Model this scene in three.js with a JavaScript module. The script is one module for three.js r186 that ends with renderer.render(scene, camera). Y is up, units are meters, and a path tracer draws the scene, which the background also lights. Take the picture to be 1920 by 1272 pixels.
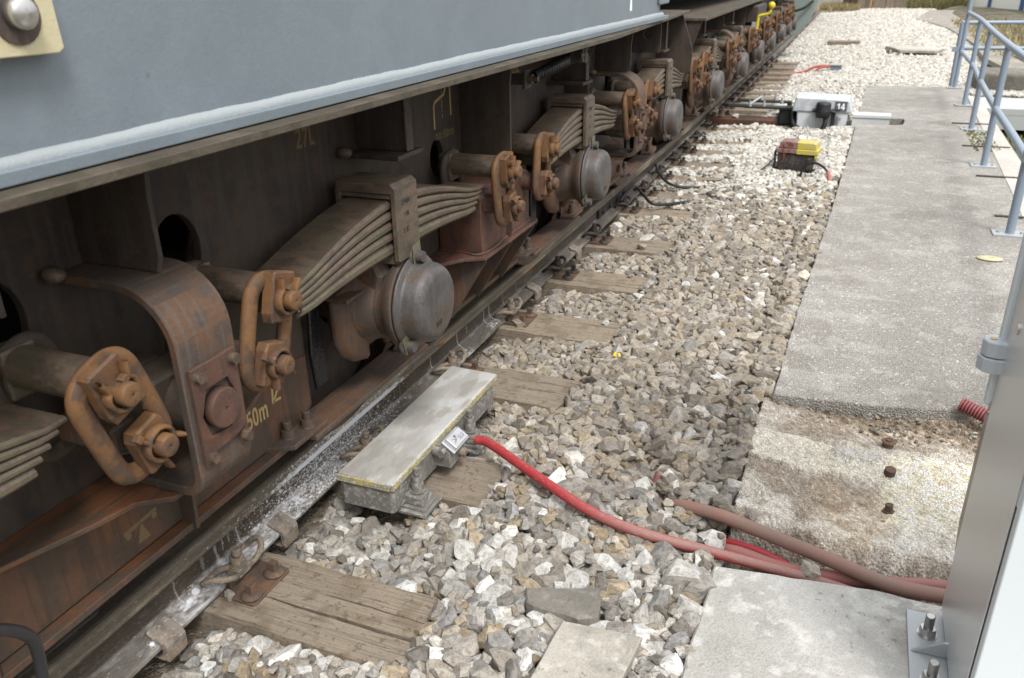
import * as THREE from 'three';
import { RoundedBoxGeometry } from 'three/addons/geometries/RoundedBoxGeometry.js';
import { ConvexGeometry } from 'three/addons/geometries/ConvexGeometry.js';
import { mergeGeometries, toCreasedNormals } from 'three/addons/utils/BufferGeometryUtils.js';
import { FontLoader } from 'three/addons/loaders/FontLoader.js';

// ---------------------------------------------------------------- camera, sky, sun, exposure
// x: away from the track, y: up (0 = rail top), z: towards the viewer along the track
const scene = new THREE.Scene();
const camera = new THREE.PerspectiveCamera(44.53, 1920 / 1272, 0.05, 400);
camera.position.set(1.42405, 1.33315, 1.3821);
camera.rotation.set(-0.41725, 0.391344, -0.018866, 'YXZ');
camera.focus = 2.35; camera.userData.fStop = 6;
camera.updateMatrixWorld();
const renderer = new THREE.WebGLRenderer({ antialias: true });
renderer.setSize(1024, 678);
renderer.toneMapping = THREE.LinearToneMapping;
renderer.toneMappingExposure = 2.0;
renderer.shadowMap.enabled = true;
const SUN = new THREE.Vector3(1.5, 3.0, 1.1).normalize();
{ // bright overcast: the brightness grows to the zenith and a little round the hidden sun
  const W = 128, H = 64, d = new Float32Array(W * H * 4);
  for (let j = 0; j < H; j++) for (let i = 0; i < W; i++) {
    const el = ((j + 0.5) / H - 0.5) * Math.PI, az = ((i + 0.5) / W - 0.5) * 2 * Math.PI;
    const dir = new THREE.Vector3(Math.cos(el) * Math.cos(az), Math.sin(el), Math.cos(el) * Math.sin(az));
    const up = Math.max(0, Math.sin(el)), near = Math.max(0, dir.dot(SUN));
    const L = el < 0 ? 0.30 : 0.42 + 0.66 * up + 0.75 * near ** 6, k = (j * W + i) * 4;
    d[k] = L * 0.985; d[k + 1] = L * 1.0; d[k + 2] = L * 1.025; d[k + 3] = 1;
  }
  const t = new THREE.DataTexture(d, W, H, THREE.RGBAFormat, THREE.FloatType);
  t.mapping = THREE.EquirectangularReflectionMapping; t.magFilter = THREE.LinearFilter; t.minFilter = THREE.LinearFilter; t.needsUpdate = true;
  scene.background = t; scene.environment = t;
}
const sun = new THREE.DirectionalLight(new THREE.Color(1, 0.975, 0.94), 1.5);
sun.position.copy(SUN).multiplyScalar(30); sun.target.position.set(0, 0, -4);
sun.castShadow = true; sun.shadow.radius = 28; sun.shadow.mapSize.set(2048, 2048);
Object.assign(sun.shadow.camera, { left: -14, right: 14, top: 14, bottom: -14, near: 1, far: 70 });
scene.add(sun, sun.target);

// ---------------------------------------------------------------- helpers
let seed = 12345;
const rnd = () => { seed = (seed + 0x6D2B79F5) | 0; let t = Math.imul(seed ^ (seed >>> 15), 1 | seed); t = (t + Math.imul(t ^ (t >>> 7), 61 | t)) ^ t; return ((t ^ (t >>> 14)) >>> 0) / 4294967296; };
const rr = (a, b) => a + (b - a) * rnd(), pick = (a) => a[Math.floor(rnd() * a.length)];
const clamp = (x, a = 0, b = 1) => Math.min(b, Math.max(a, x)), lerp = (a, b, t) => a + (b - a) * t;
const smooth = (a, b, x) => { const t = clamp((x - a) / (b - a)); return t * t * (3 - 2 * t); };
const V = (x, y, z) => new THREE.Vector3(x, y, z), PI = Math.PI;
const bend = (z) => -0.0115 * Math.max(0, -z - 5) * smooth(5, 9, -z);      // the track turns a little to the left far off
const used = {};
const numbered = (n) => { used[n] = (used[n] ?? -1) + 1; return used[n] ? `${n}_${String(used[n]).padStart(3, '0')}` : n; };
const tag = (o, label, category, group, kind) => { o.userData.label = label; o.userData.category = category; if (group) o.userData.group = group; if (kind) o.userData.kind = kind; return o; };
function boxUV(g) {                                   // metres, by the axis a face looks along
  g = g.index ? g.toNonIndexed() : g;
  const p = g.attributes.position, uv = new Float32Array(p.count * 2), a = V(), b = V(), c = V(), n = V();
  for (let i = 0; i < p.count; i += 3) {
    a.fromBufferAttribute(p, i); b.fromBufferAttribute(p, i + 1); c.fromBufferAttribute(p, i + 2);
    n.copy(b).sub(a).cross(c.clone().sub(a)); const x = Math.abs(n.x), y = Math.abs(n.y), z = Math.abs(n.z);
    [a, b, c].forEach((q, k) => {
      const [u, v] = x >= y && x >= z ? [-q.z, q.y] : y >= z ? [q.x, -q.z] : [q.x, q.y];
      uv[(i + k) * 2] = u; uv[(i + k) * 2 + 1] = v;
    });
  }
  g.setAttribute('uv', new THREE.BufferAttribute(uv, 2));
  return g;
}
const clean = (g) => { g = g.index ? g.toNonIndexed() : g; for (const k of Object.keys(g.attributes)) if (!['position', 'normal', 'uv', 'color'].includes(k)) g.deleteAttribute(k); return g; };
const merge = (...gs) => mergeGeometries(gs.flat(9).map(clean).map((g) => (g.attributes.uv || boxUV(g), g)));
function M(parent, name, gs, mat, keepUV) {            // ONE named mesh under parent
  let g = Array.isArray(gs) ? merge(gs) : gs;
  if (!keepUV) g = boxUV(g);
  const m = new THREE.Mesh(g, mat); m.name = parent === scene ? numbered(name) : name; m.castShadow = m.receiveShadow = true; parent.add(m);
  return m;
}
const G = (parent, name, x = 0, y = 0, z = 0) => { const o = new THREE.Group(); o.name = parent === scene ? numbered(name) : name; o.position.set(x, y, z); parent.add(o); return o; };
const box = (w, h, d, x = 0, y = 0, z = 0, r = 0.002) => new RoundedBoxGeometry(w, h, d, 1, Math.min(r, w * 0.45, h * 0.45, d * 0.45)).translate(x, y, z);
const span = (x0, x1, y0, y1, z0, z1, r) => box(Math.abs(x1 - x0), Math.abs(y1 - y0), Math.abs(z1 - z0), (x0 + x1) / 2, (y0 + y1) / 2, (z0 + z1) / 2, r);
function cyl(r0, r1, a, b, n = 20) {                   // from point a (radius r0) to point b (radius r1)
  const A = V(...a), B = V(...b), L = A.distanceTo(B), g = new THREE.CylinderGeometry(r1, r0, L, n);
  g.translate(0, L / 2, 0).applyQuaternion(new THREE.Quaternion().setFromUnitVectors(V(0, 1, 0), B.clone().sub(A).normalize()));
  return g.translate(A.x, A.y, A.z);
}
const soft = (g, a) => toCreasedNormals(g, a);
const latheX = (pts, n = 36) => new THREE.LatheGeometry(pts.map(([r, x]) => new THREE.Vector2(r, x)), n).rotateZ(-PI / 2);
const latheY = (pts, n = 24) => new THREE.LatheGeometry(pts.map(([r, x]) => new THREE.Vector2(r, x)), n);
const shapeOf = (pts, holes = []) => { const s = new THREE.Shape(pts.map(([a, b]) => new THREE.Vector2(a, b))); for (const h of holes) s.holes.push(h); return s; };
const ext = (s, d, bev = 0.0015, cs = 12) => new THREE.ExtrudeGeometry(s, { depth: Math.max(1e-4, d - 2 * bev), bevelEnabled: bev > 0, bevelThickness: bev, bevelSize: bev, bevelOffset: -bev, bevelSegments: 1, curveSegments: cs }).translate(0, 0, bev);
const flip = (pts) => pts.map(([z, y]) => [-z, y]);
const plateZY = (pts, x0, x1, holes = [], bev) => ext(shapeOf(flip(pts), holes), x1 - x0, bev).rotateY(PI / 2).translate(x0, 0, 0);      // points are [z, y]
const plateXY = (pts, z0, z1, bev) => ext(shapeOf(pts), z1 - z0, bev).translate(0, 0, z0);
const plateXZ = (pts, y0, y1, bev) => ext(shapeOf(pts.map(([x, z]) => [x, -z])), y1 - y0, bev).rotateX(-PI / 2).translate(0, y0, 0);    // points are [x, z]
const holeZY = (z, y, rz, ry, rot = 0) => { const p = new THREE.Path(); p.absellipse(-z, y, rz, ry, 0, PI * 2, true, rot); return p; };
const tube = (pts, r, n = 40, m = 10, closed = false) => new THREE.TubeGeometry(new THREE.CatmullRomCurve3(pts.map((p) => V(...p)), closed, 'catmullrom', 0.5), n, r, m, closed);
const hex = (r, h, axis = 'y') => { const g = new THREE.CylinderGeometry(r * 0.94, r, h, 6); if (axis === 'x') g.rotateZ(-PI / 2); if (axis === 'z') g.rotateX(PI / 2); return g; };
function thread(r, y0, y1, n) { const p = []; for (let i = 0; i <= n; i++) { const y = lerp(y0, y1, i / n); p.push([r, y], [r * 0.86, y + (y1 - y0) / n / 2]); } return latheY([[0, y0], ...p, [r * 0.8, y1 + 0.001], [0, y1 + 0.001]], 16); }
function rough(g, amp, f = 30, keep) {                 // push the points of a closed shape about, the same way where they coincide
  const p = g.attributes.position, v = V();
  for (let i = 0; i < p.count; i++) { v.fromBufferAttribute(p, i); if (keep && keep(v)) continue; const q = (k) => (sample(FB, v.x * f * 0.031 + k * 0.37 + v.y * 0.43 * f * 0.031, v.z * f * 0.031 + k * 0.19) - 0.5) * 2 * amp; p.setXYZ(i, v.x + q(1), v.y + q(2), v.z + q(3)); }
  g.computeVertexNormals(); return g;
}

// ---------------------------------------------------------------- tiling noise fields and textures
const N = 512;
const hash = (x, y, s) => { let h = Math.imul(x, 374761393) ^ Math.imul(y, 668265263) ^ Math.imul(s, 1274126177); h = Math.imul(h ^ (h >>> 13), 1274126177); return ((h ^ (h >>> 16)) >>> 0) / 4294967296; };
function field(px, py, oct, s, gain = 0.5) {
  const f = new Float32Array(N * N); let tot = 0, amp = 1;
  for (let o = 0; o < oct; o++, px *= 2, py *= 2, amp *= gain) {
    tot += amp;
    for (let j = 0; j < N; j++) { const y = j / N * py, y0 = Math.floor(y), ty = y - y0, fy = ty * ty * (3 - 2 * ty), ya = y0 % py, yb = (y0 + 1) % py;
      for (let i = 0; i < N; i++) { const x = i / N * px, x0 = Math.floor(x), tx = x - x0, fx = tx * tx * (3 - 2 * tx), xa = x0 % px, xb = (x0 + 1) % px;
        f[j * N + i] += amp * lerp(lerp(hash(xa, ya, s + o), hash(xb, ya, s + o), fx), lerp(hash(xa, yb, s + o), hash(xb, yb, s + o), fx), fy); } }
  }
  let lo = 9, hi = -9; for (let i = 0; i < f.length; i++) { f[i] /= tot; lo = Math.min(lo, f[i]); hi = Math.max(hi, f[i]); }
  for (let i = 0; i < f.length; i++) f[i] = (f[i] - lo) / (hi - lo);
  return f;
}
function cells(n, s) {                                 // [distance to the nearest point, number of that point] for pebbles
  const d = new Float32Array(N * N), id = new Float32Array(N * N);
  for (let j = 0; j < N; j++) for (let i = 0; i < N; i++) {
    const x = i / N * n, y = j / N * n, x0 = Math.floor(x), y0 = Math.floor(y); let best = 9, bi = 0;
    for (let b = -1; b < 2; b++) for (let a = -1; a < 2; a++) { const cx = (x0 + a + n) % n, cy = (y0 + b + n) % n, sz = 0.6 + 0.8 * hash(cx, cy, s + 7);
      const q = Math.hypot(x - x0 - a - 0.1 - 0.8 * hash(cx, cy, s), y - y0 - b - 0.1 - 0.8 * hash(cx, cy, s + 1)) / sz; if (q < best) { best = q; bi = hash(cx, cy, s + 2); } }
    d[j * N + i] = best; id[j * N + i] = bi;
  }
  return [d, id];
}
const FA = field(4, 4, 5, 11), FB = field(12, 12, 5, 29), FC = field(48, 48, 3, 41), FD = field(128, 128, 2, 57, 0.7), FS = field(4, 96, 3, 71, 0.6), FV = field(64, 3, 4, 83, 0.6);
const [CD, CI] = cells(56, 5), [PD, PI_] = cells(22, 15);
function sample(f, u, v) { const x = (u - Math.floor(u)) * N, y = (v - Math.floor(v)) * N, i = x | 0, j = y | 0, i1 = (i + 1) % N, j1 = (j + 1) % N, a = x - i, b = y - j; return lerp(lerp(f[j % N * N + i % N], f[j % N * N + i1], a), lerp(f[j1 * N + i % N], f[j1 * N + i1], a), b); }
const hx = (h) => [(h >> 16) & 255, (h >> 8) & 255, h & 255], mix3 = (a, b, t) => [lerp(a[0], b[0], t), lerp(a[1], b[1], t), lerp(a[2], b[2], t)];
function tex(w, h, fn, metres, { color = true, wrap = true } = {}) {
  const d = new Uint8Array(w * h * 4);
  for (let j = 0; j < h; j++) for (let i = 0; i < w; i++) { const c = fn((i + 0.5) / w, (j + 0.5) / h), k = (j * w + i) * 4; if (color) { d[k] = clamp(c[0], 0, 255); d[k + 1] = clamp(c[1], 0, 255); d[k + 2] = clamp(c[2], 0, 255); } else d[k] = d[k + 1] = d[k + 2] = clamp(c, 0, 1) * 255; d[k + 3] = 255; }
  const t = new THREE.DataTexture(d, w, h); t.magFilter = THREE.LinearFilter; t.minFilter = THREE.LinearMipmapLinearFilter; t.generateMipmaps = true;
  t.wrapS = t.wrapT = wrap ? THREE.RepeatWrapping : THREE.ClampToEdgeWrapping; if (color) t.colorSpace = THREE.SRGBColorSpace;
  if (metres) t.repeat.set(1 / (metres[0] ?? metres), 1 / (metres[1] ?? metres)); t.needsUpdate = true; return t;
}
const mat = (o) => new THREE.MeshStandardMaterial({ roughness: 0.8, metalness: 0, side: THREE.DoubleSide, ...o });
// grime, rust: layers of [colour, field, scale, threshold, softness, strength]
function layered(size, metres, base, layers, grain = 10) {
  return tex(size, size, (u, v) => {
    let c = hx(base);
    for (const [col, f, su, sv, th, so, st, off = 0] of layers) c = mix3(c, hx(col), smooth(th - so, th + so, sample(f, u * su + off, v * sv + off * 0.7)) * st);
    const g = (sample(FD, u * 3, v * 3) - 0.5) * grain * 2 + (sample(FC, u * 2, v * 2) - 0.5) * grain * 1.4; return [c[0] + g, c[1] + g, c[2] + g];
  }, metres);
}
const B_metal = tex(512, 512, (u, v) => sample(FC, u * 2, v * 2) * 0.5 + sample(FD, u * 2, v * 2) * 0.3 + sample(FB, u, v) * 0.3, 0.5, { color: false });
const B_grain = tex(512, 512, (u, v) => sample(FD, u, v) * 0.6 + sample(FC, u, v) * 0.5, 0.4, { color: false });
const T_frame = layered(512, 0.9, 0x443b35, [[0x52463b, FA, 1, 1, 0.5, 0.2, 0.9], [0x3a322d, FB, 1, 1, 0.6, 0.15, 0.7], [0x664a36, FB, 2, 2, 0.66, 0.1, 0.4, 0.3], [0x565048, FV, 1, 1, 0.6, 0.14, 0.55], [0x74543c, FC, 1, 1, 0.78, 0.05, 0.35]], 5);
const T_low = layered(512, 0.8, 0x65483a, [[0x7f5433, FA, 1, 1, 0.45, 0.2, 0.9], [0x4f463b, FA, 2, 1, 0.55, 0.12, 0.9, 0.4], [0x75503a, FB, 1, 1, 0.6, 0.15, 0.6], [0x4a3f36, FV, 1, 1, 0.66, 0.1, 0.6]], 6);
const T_link = layered(512, 0.45, 0x6f5039, [[0x8a643a, FA, 1, 1, 0.5, 0.15, 0.9], [0x544439, FB, 1, 1, 0.6, 0.1, 0.8], [0x785a3e, FB, 2, 2, 0.6, 0.12, 0.6, 0.5], [0x626060, FC, 1, 1, 0.8, 0.05, 0.5]], 7);
const T_spring = layered(512, 0.6, 0x60554a, [[0x6c5f50, FA, 1, 2, 0.5, 0.2, 0.8], [0x4b443c, FB, 1, 3, 0.58, 0.12, 0.6], [0x755847, FB, 2, 2, 0.74, 0.06, 0.5, 0.2], [0x777060, FC, 1, 1, 0.8, 0.05, 0.4], [0x5d5f45, FA, 2, 2, 0.7, 0.1, 0.4, 0.6]], 7);
const T_red = layered(512, 0.6, 0x684b3d, [[0x79503d, FA, 1, 1, 0.5, 0.15, 0.8], [0x594034, FB, 1, 1, 0.6, 0.1, 0.75], [0x4f443d, FV, 1, 1, 0.64, 0.1, 0.6], [0x91583a, FC, 1, 1, 0.75, 0.08, 0.5]], 7);
const T_cap = layered(512, 0.5, 0x5e5c5b, [[0x4b4745, FB, 1, 1, 0.55, 0.15, 0.6], [0x6a6764, FV, 2, 1, 0.62, 0.1, 0.45], [0x63503f, FA, 2, 2, 0.72, 0.06, 0.45], [0x33302e, FC, 1, 1, 0.83, 0.03, 0.8]], 6);
const T_box = layered(512, 0.5, 0x57493f, [[0x6a4e3a, FA, 1, 1, 0.5, 0.15, 0.8], [0x4c4642, FB, 1, 1, 0.55, 0.12, 0.7], [0x65605c, FV, 1, 1, 0.68, 0.1, 0.5]], 7);
const T_grey = layered(512, 1.1, 0x6e777d, [[0x757f86, FA, 1, 1, 0.55, 0.2, 0.6], [0x667076, FB, 1, 1, 0.6, 0.15, 0.35], [0x5b6469, FC, 1, 1, 0.86, 0.02, 0.55]], 3);
const T_top = layered(512, 0.8, 0x5a5147, [[0x6d6357, FA, 2, 2, 0.5, 0.15, 0.8], [0x4e4a3a, FB, 1, 1, 0.6, 0.12, 0.7], [0x7a7066, FC, 1, 1, 0.75, 0.08, 0.5]], 8);
const T_clip = layered(512, 0.3, 0x7b7268, [[0x5f564d, FB, 1, 1, 0.55, 0.12, 0.7], [0x8a7660, FA, 2, 2, 0.6, 0.1, 0.6], [0xa09c96, FC, 1, 1, 0.68, 0.08, 0.7]], 8);
const T_steel = layered(512, 0.4, 0x55493f, [[0x6d5340, FB, 1, 1, 0.55, 0.12, 0.7], [0x423a34, FA, 2, 2, 0.6, 0.1, 0.7], [0x83583a, FC, 1, 1, 0.76, 0.07, 0.6]], 8);
const metal = (map, o = {}) => mat({ map, bumpMap: B_metal, bumpScale: 0.0012, roughness: 0.72, ...o });
const MT = {
  frame: metal(T_frame, { color: new THREE.Color(0xcac6c2) }), low: metal(T_low, { color: new THREE.Color(0xdcd4d0) }), link: metal(T_link, { color: new THREE.Color(0xccc8c8) }), spring: metal(T_spring, { roughness: 0.6, color: new THREE.Color(0xe8e2de) }), red: metal(T_red, { color: new THREE.Color(0xd0cccc) }), cap: metal(T_cap, { roughness: 0.55, metalness: 0.15, color: new THREE.Color(0xe4e2e2) }), box: metal(T_box, { color: new THREE.Color(0xe2dcd8) }), top: metal(T_top, { color: new THREE.Color(0xc4c0b8) }), skirt: mat({ color: new THREE.Color(0x7f8a85), roughness: 0.55 }), hinge: mat({ color: new THREE.Color(0xb4b9bf), roughness: 0.45 }), steel: metal(T_steel, { roughness: 0.6, metalness: 0.2 }),
  grey: mat({ map: T_grey, bumpMap: B_grain, bumpScale: 0.0004, roughness: 0.5 }), bead: mat({ color: new THREE.Color(0x8d9294), bumpMap: B_grain, bumpScale: 0.0012, roughness: 0.65 }),
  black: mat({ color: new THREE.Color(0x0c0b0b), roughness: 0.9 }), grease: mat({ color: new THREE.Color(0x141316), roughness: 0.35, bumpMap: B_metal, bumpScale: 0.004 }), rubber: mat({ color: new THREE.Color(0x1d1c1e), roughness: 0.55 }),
  cream: mat({ color: new THREE.Color(0xb9b08f), bumpMap: B_grain, bumpScale: 0.0006, roughness: 0.6 }), ink: mat({ color: new THREE.Color(0xa08a5c), roughness: 0.8 }), inkDim: mat({ color: new THREE.Color(0x6b5b3e), roughness: 0.85 }), hose: mat({ color: new THREE.Color(0x29282c), roughness: 0.4 }), pipe: mat({ color: new THREE.Color(0x08080a), roughness: 0.25 }), yellow: mat({ color: new THREE.Color(0xc4b024), roughness: 0.5 }),
  galv: mat({ color: new THREE.Color(0xa6aaac), metalness: 0.3, roughness: 0.45, bumpMap: B_grain, bumpScale: 0.0005 }), zinc: mat({ color: new THREE.Color(0xb9b7b4), metalness: 0.85, roughness: 0.28 }), rail: mat({ color: new THREE.Color(0x818d9a), roughness: 0.45, bumpMap: B_grain, bumpScale: 0.0003 }),
  cabinet: mat({ color: new THREE.Color(0xd2d4d4), roughness: 0.34, bumpMap: B_grain, bumpScale: 0.0002, metalness: 0.45 }), cabinetLight: mat({ color: new THREE.Color(0xcdd3d5), roughness: 0.45 }), inox: mat({ color: new THREE.Color(0x8d867a), metalness: 0.9, roughness: 0.35 }),
};
const font = await new FontLoader().loadAsync('fonts/droid/droid_sans_bold.typeface.json');
const words = (t, size, wide = 1) => new THREE.ShapeGeometry(font.generateShapes(t, size), 4).scale(wide, 1, 1);
const onSide = (g, x, y, z) => g.rotateY(PI / 2).translate(x, y, z);       // flat print on a face that looks along +x

// ---------------------------------------------------------------- rolling stock
const SPRING_Y = (dz) => 0.772 - 0.112 * Math.pow(Math.min(1, Math.abs(dz) / 0.53), 1.75) + 0.014 * smooth(0.42, 0.56, Math.abs(dz));
function leaf(i) {                                     // one tapered spring leaf, lofted from end to end
  const half = [0.575, 0.555, 0.535, 0.515, 0.50][i], n = 30, ring = 8, x0 = 0.135, x1 = 0.282, P = [], I = [];
  const topAt = (dz, k) => { const e = Math.abs(dz) / 0.56, pitch = lerp(0.0305, 0.0125, Math.pow(Math.min(1, e), 1.4)); return SPRING_Y(dz) - k * pitch; };
  for (let a = 0; a <= n; a++) {
    const dz = lerp(-half, half, a / n), e = Math.abs(dz) / 0.56, pitch = lerp(0.0305, 0.0125, Math.pow(Math.min(1, e), 1.4));
    const y1 = topAt(dz, i), t = pitch * (i === 4 ? 1.3 : 0.89), y0 = y1 - t, c = t * 0.32;
    for (const [x, y] of [[x0 + c, y1], [x1 - c, y1], [x1, y1 - c], [x1, y0 + c], [x1 - c, y0], [x0 + c, y0], [x0, y0 + c], [x0, y1 - c]]) P.push(x, y, dz);
  }
  for (let a = 0; a < n; a++) for (let b = 0; b < ring; b++) { const p = a * ring + b, q = a * ring + (b + 1) % ring; I.push(p, p + ring, q, q, p + ring, q + ring); }
  for (const [o, s] of [[0, 1], [n * ring, -1]]) for (let b = 1; b < ring - 1; b++) s > 0 ? I.push(o, o + b, o + b + 1) : I.push(o, o + b + 1, o + b);
  let g = new THREE.BufferGeometry(); g.setAttribute('position', new THREE.Float32BufferAttribute(P, 3)); g.setIndex(I); g = g.toNonIndexed(); g.computeVertexNormals(); return g;
}
function makeSpring(parent) {
  const s = G(parent, 'leaf_spring');
  for (let i = 0; i < 5; i++) M(s, 'leaf', leaf(i), MT.spring);
  const b = M(s, 'spring_buckle', [
    plateXY([[0.112, 0.785], [0.118, 0.815], [0.29, 0.818], [0.304, 0.806], [0.304, 0.60], [0.286, 0.598], [0.286, 0.788], [0.13, 0.786], [0.13, 0.62], [0.112, 0.62]], -0.062, 0.062, 0.003),
    span(0.128, 0.284, 0.774, 0.787, -0.055, 0.058, 0.003), span(0.12, 0.29, 0.585, 0.618, -0.05, 0.05, 0.004)], MT.spring);
  M(s, 'stamped_number', [onSide(words('Z FABA', 0.014, 0.7), 0.3046, 0.755, 0.03), onSide(words('1 08', 0.014, 0.7), 0.3046, 0.72, 0.02), onSide(words('5. 07.', 0.015, 0.7), 0.3046, 0.675, 0.03)], MT.black);
  return s;
}
function makeAxleBox(parent) {
  const b = G(parent, 'axle_box');
  const Y = 0.457, sh = (g) => g.translate(0, Y, 0);
  const ear = (s) => soft(plateZY([[0.06 * s, Y - 0.185], [0.13 * s, Y - 0.165], [0.185 * s, Y - 0.125], [0.205 * s, Y - 0.08], [0.205 * s, Y + 0.045], [0.19 * s, Y + 0.06], [0.06 * s, Y + 0.10]], 0.085, 0.14, [], 0.02), 1.2);
  M(b, 'housing', [sh(latheX([[0.0, 0.06], [0.125, 0.06], [0.13, 0.10], [0.127, 0.16], [0.121, 0.2], [0.124, 0.222], [0.141, 0.236], [0.143, 0.257], [0.139, 0.2605], [0, 0.2605]], 44)),
    plateXY([[0.07, Y + 0.02], [0.07, Y + 0.15], [0.20, Y + 0.148], [0.22, Y + 0.10], [0.20, Y + 0.02]], -0.11, 0.11, 0.01), ear(1), ear(-1),
    span(0.085, 0.17, Y + 0.05, Y + 0.062, 0.10, 0.21, 0.004), span(0.085, 0.17, Y + 0.05, Y + 0.062, -0.21, -0.10, 0.004), latheX([[0.11, 0.09], [0.20, 0.09], [0.165, 0.12], [0.142, 0.165], [0.132, 0.2]], 40).scale(1, 0.86, 1).translate(0, Y, 0)], MT.box);
  const boss = (a) => latheX([[0, 0.258], [0.026, 0.2585], [0.026, 0.274], [0.021, 0.279], [0, 0.279]], 16).translate(0, Math.sin(a) * 0.139, Math.cos(a) * 0.139);
  const A = [1.55, -0.88];
  M(b, 'cover', [sh(latheX([[0, 0.262], [0.138, 0.262], [0.140, 0.268], [0.136, 0.273], [0.124, 0.277], [0.1195, 0.284], [0.1185, 0.306], [0.1155, 0.322], [0.109, 0.334], [0.0995, 0.342], [0.091, 0.3445], [0.085, 0.345], [0.02, 0.346], [0, 0.346]], 48)), ...A.map((a) => sh(boss(a)))], MT.cap);
  for (const a of A) {
    M(b, 'lock_plate', box(0.0022, 0.056, 0.046, 0, 0.010, 0, 0.0008).rotateX(a > 0 ? 0.1 : 0.3).translate(0.2815, Y + Math.sin(a) * 0.139, Math.cos(a) * 0.139), MT.brass);
    M(b, 'bolt', hex(0.0185, 0.02, 'x').rotateX(a).translate(0.2925, Y + Math.sin(a) * 0.139, Math.cos(a) * 0.139), MT.cap);
  }
  M(b, 'dust_guard', rough(plateZY([[0.20, Y - 0.20], [0.245, Y - 0.21], [0.255, Y - 0.1], [0.245, Y + 0.06], [0.20, Y + 0.07]], 0.055, 0.07, [], 0.004), 0.008, 25), MT.grease);
  M(b, 'cast_mark', [onSide(words('9 FF', 0.018, 0.75), 0.3465, Y - 0.065, 0.03)], MT.black);
  return b;
}
MT.brass = metal(T_grey, { color: new THREE.Color(0xd8c494) });
MT.cream2 = metal(T_steel, { color: new THREE.Color(0xd8ccb0) });
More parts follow.
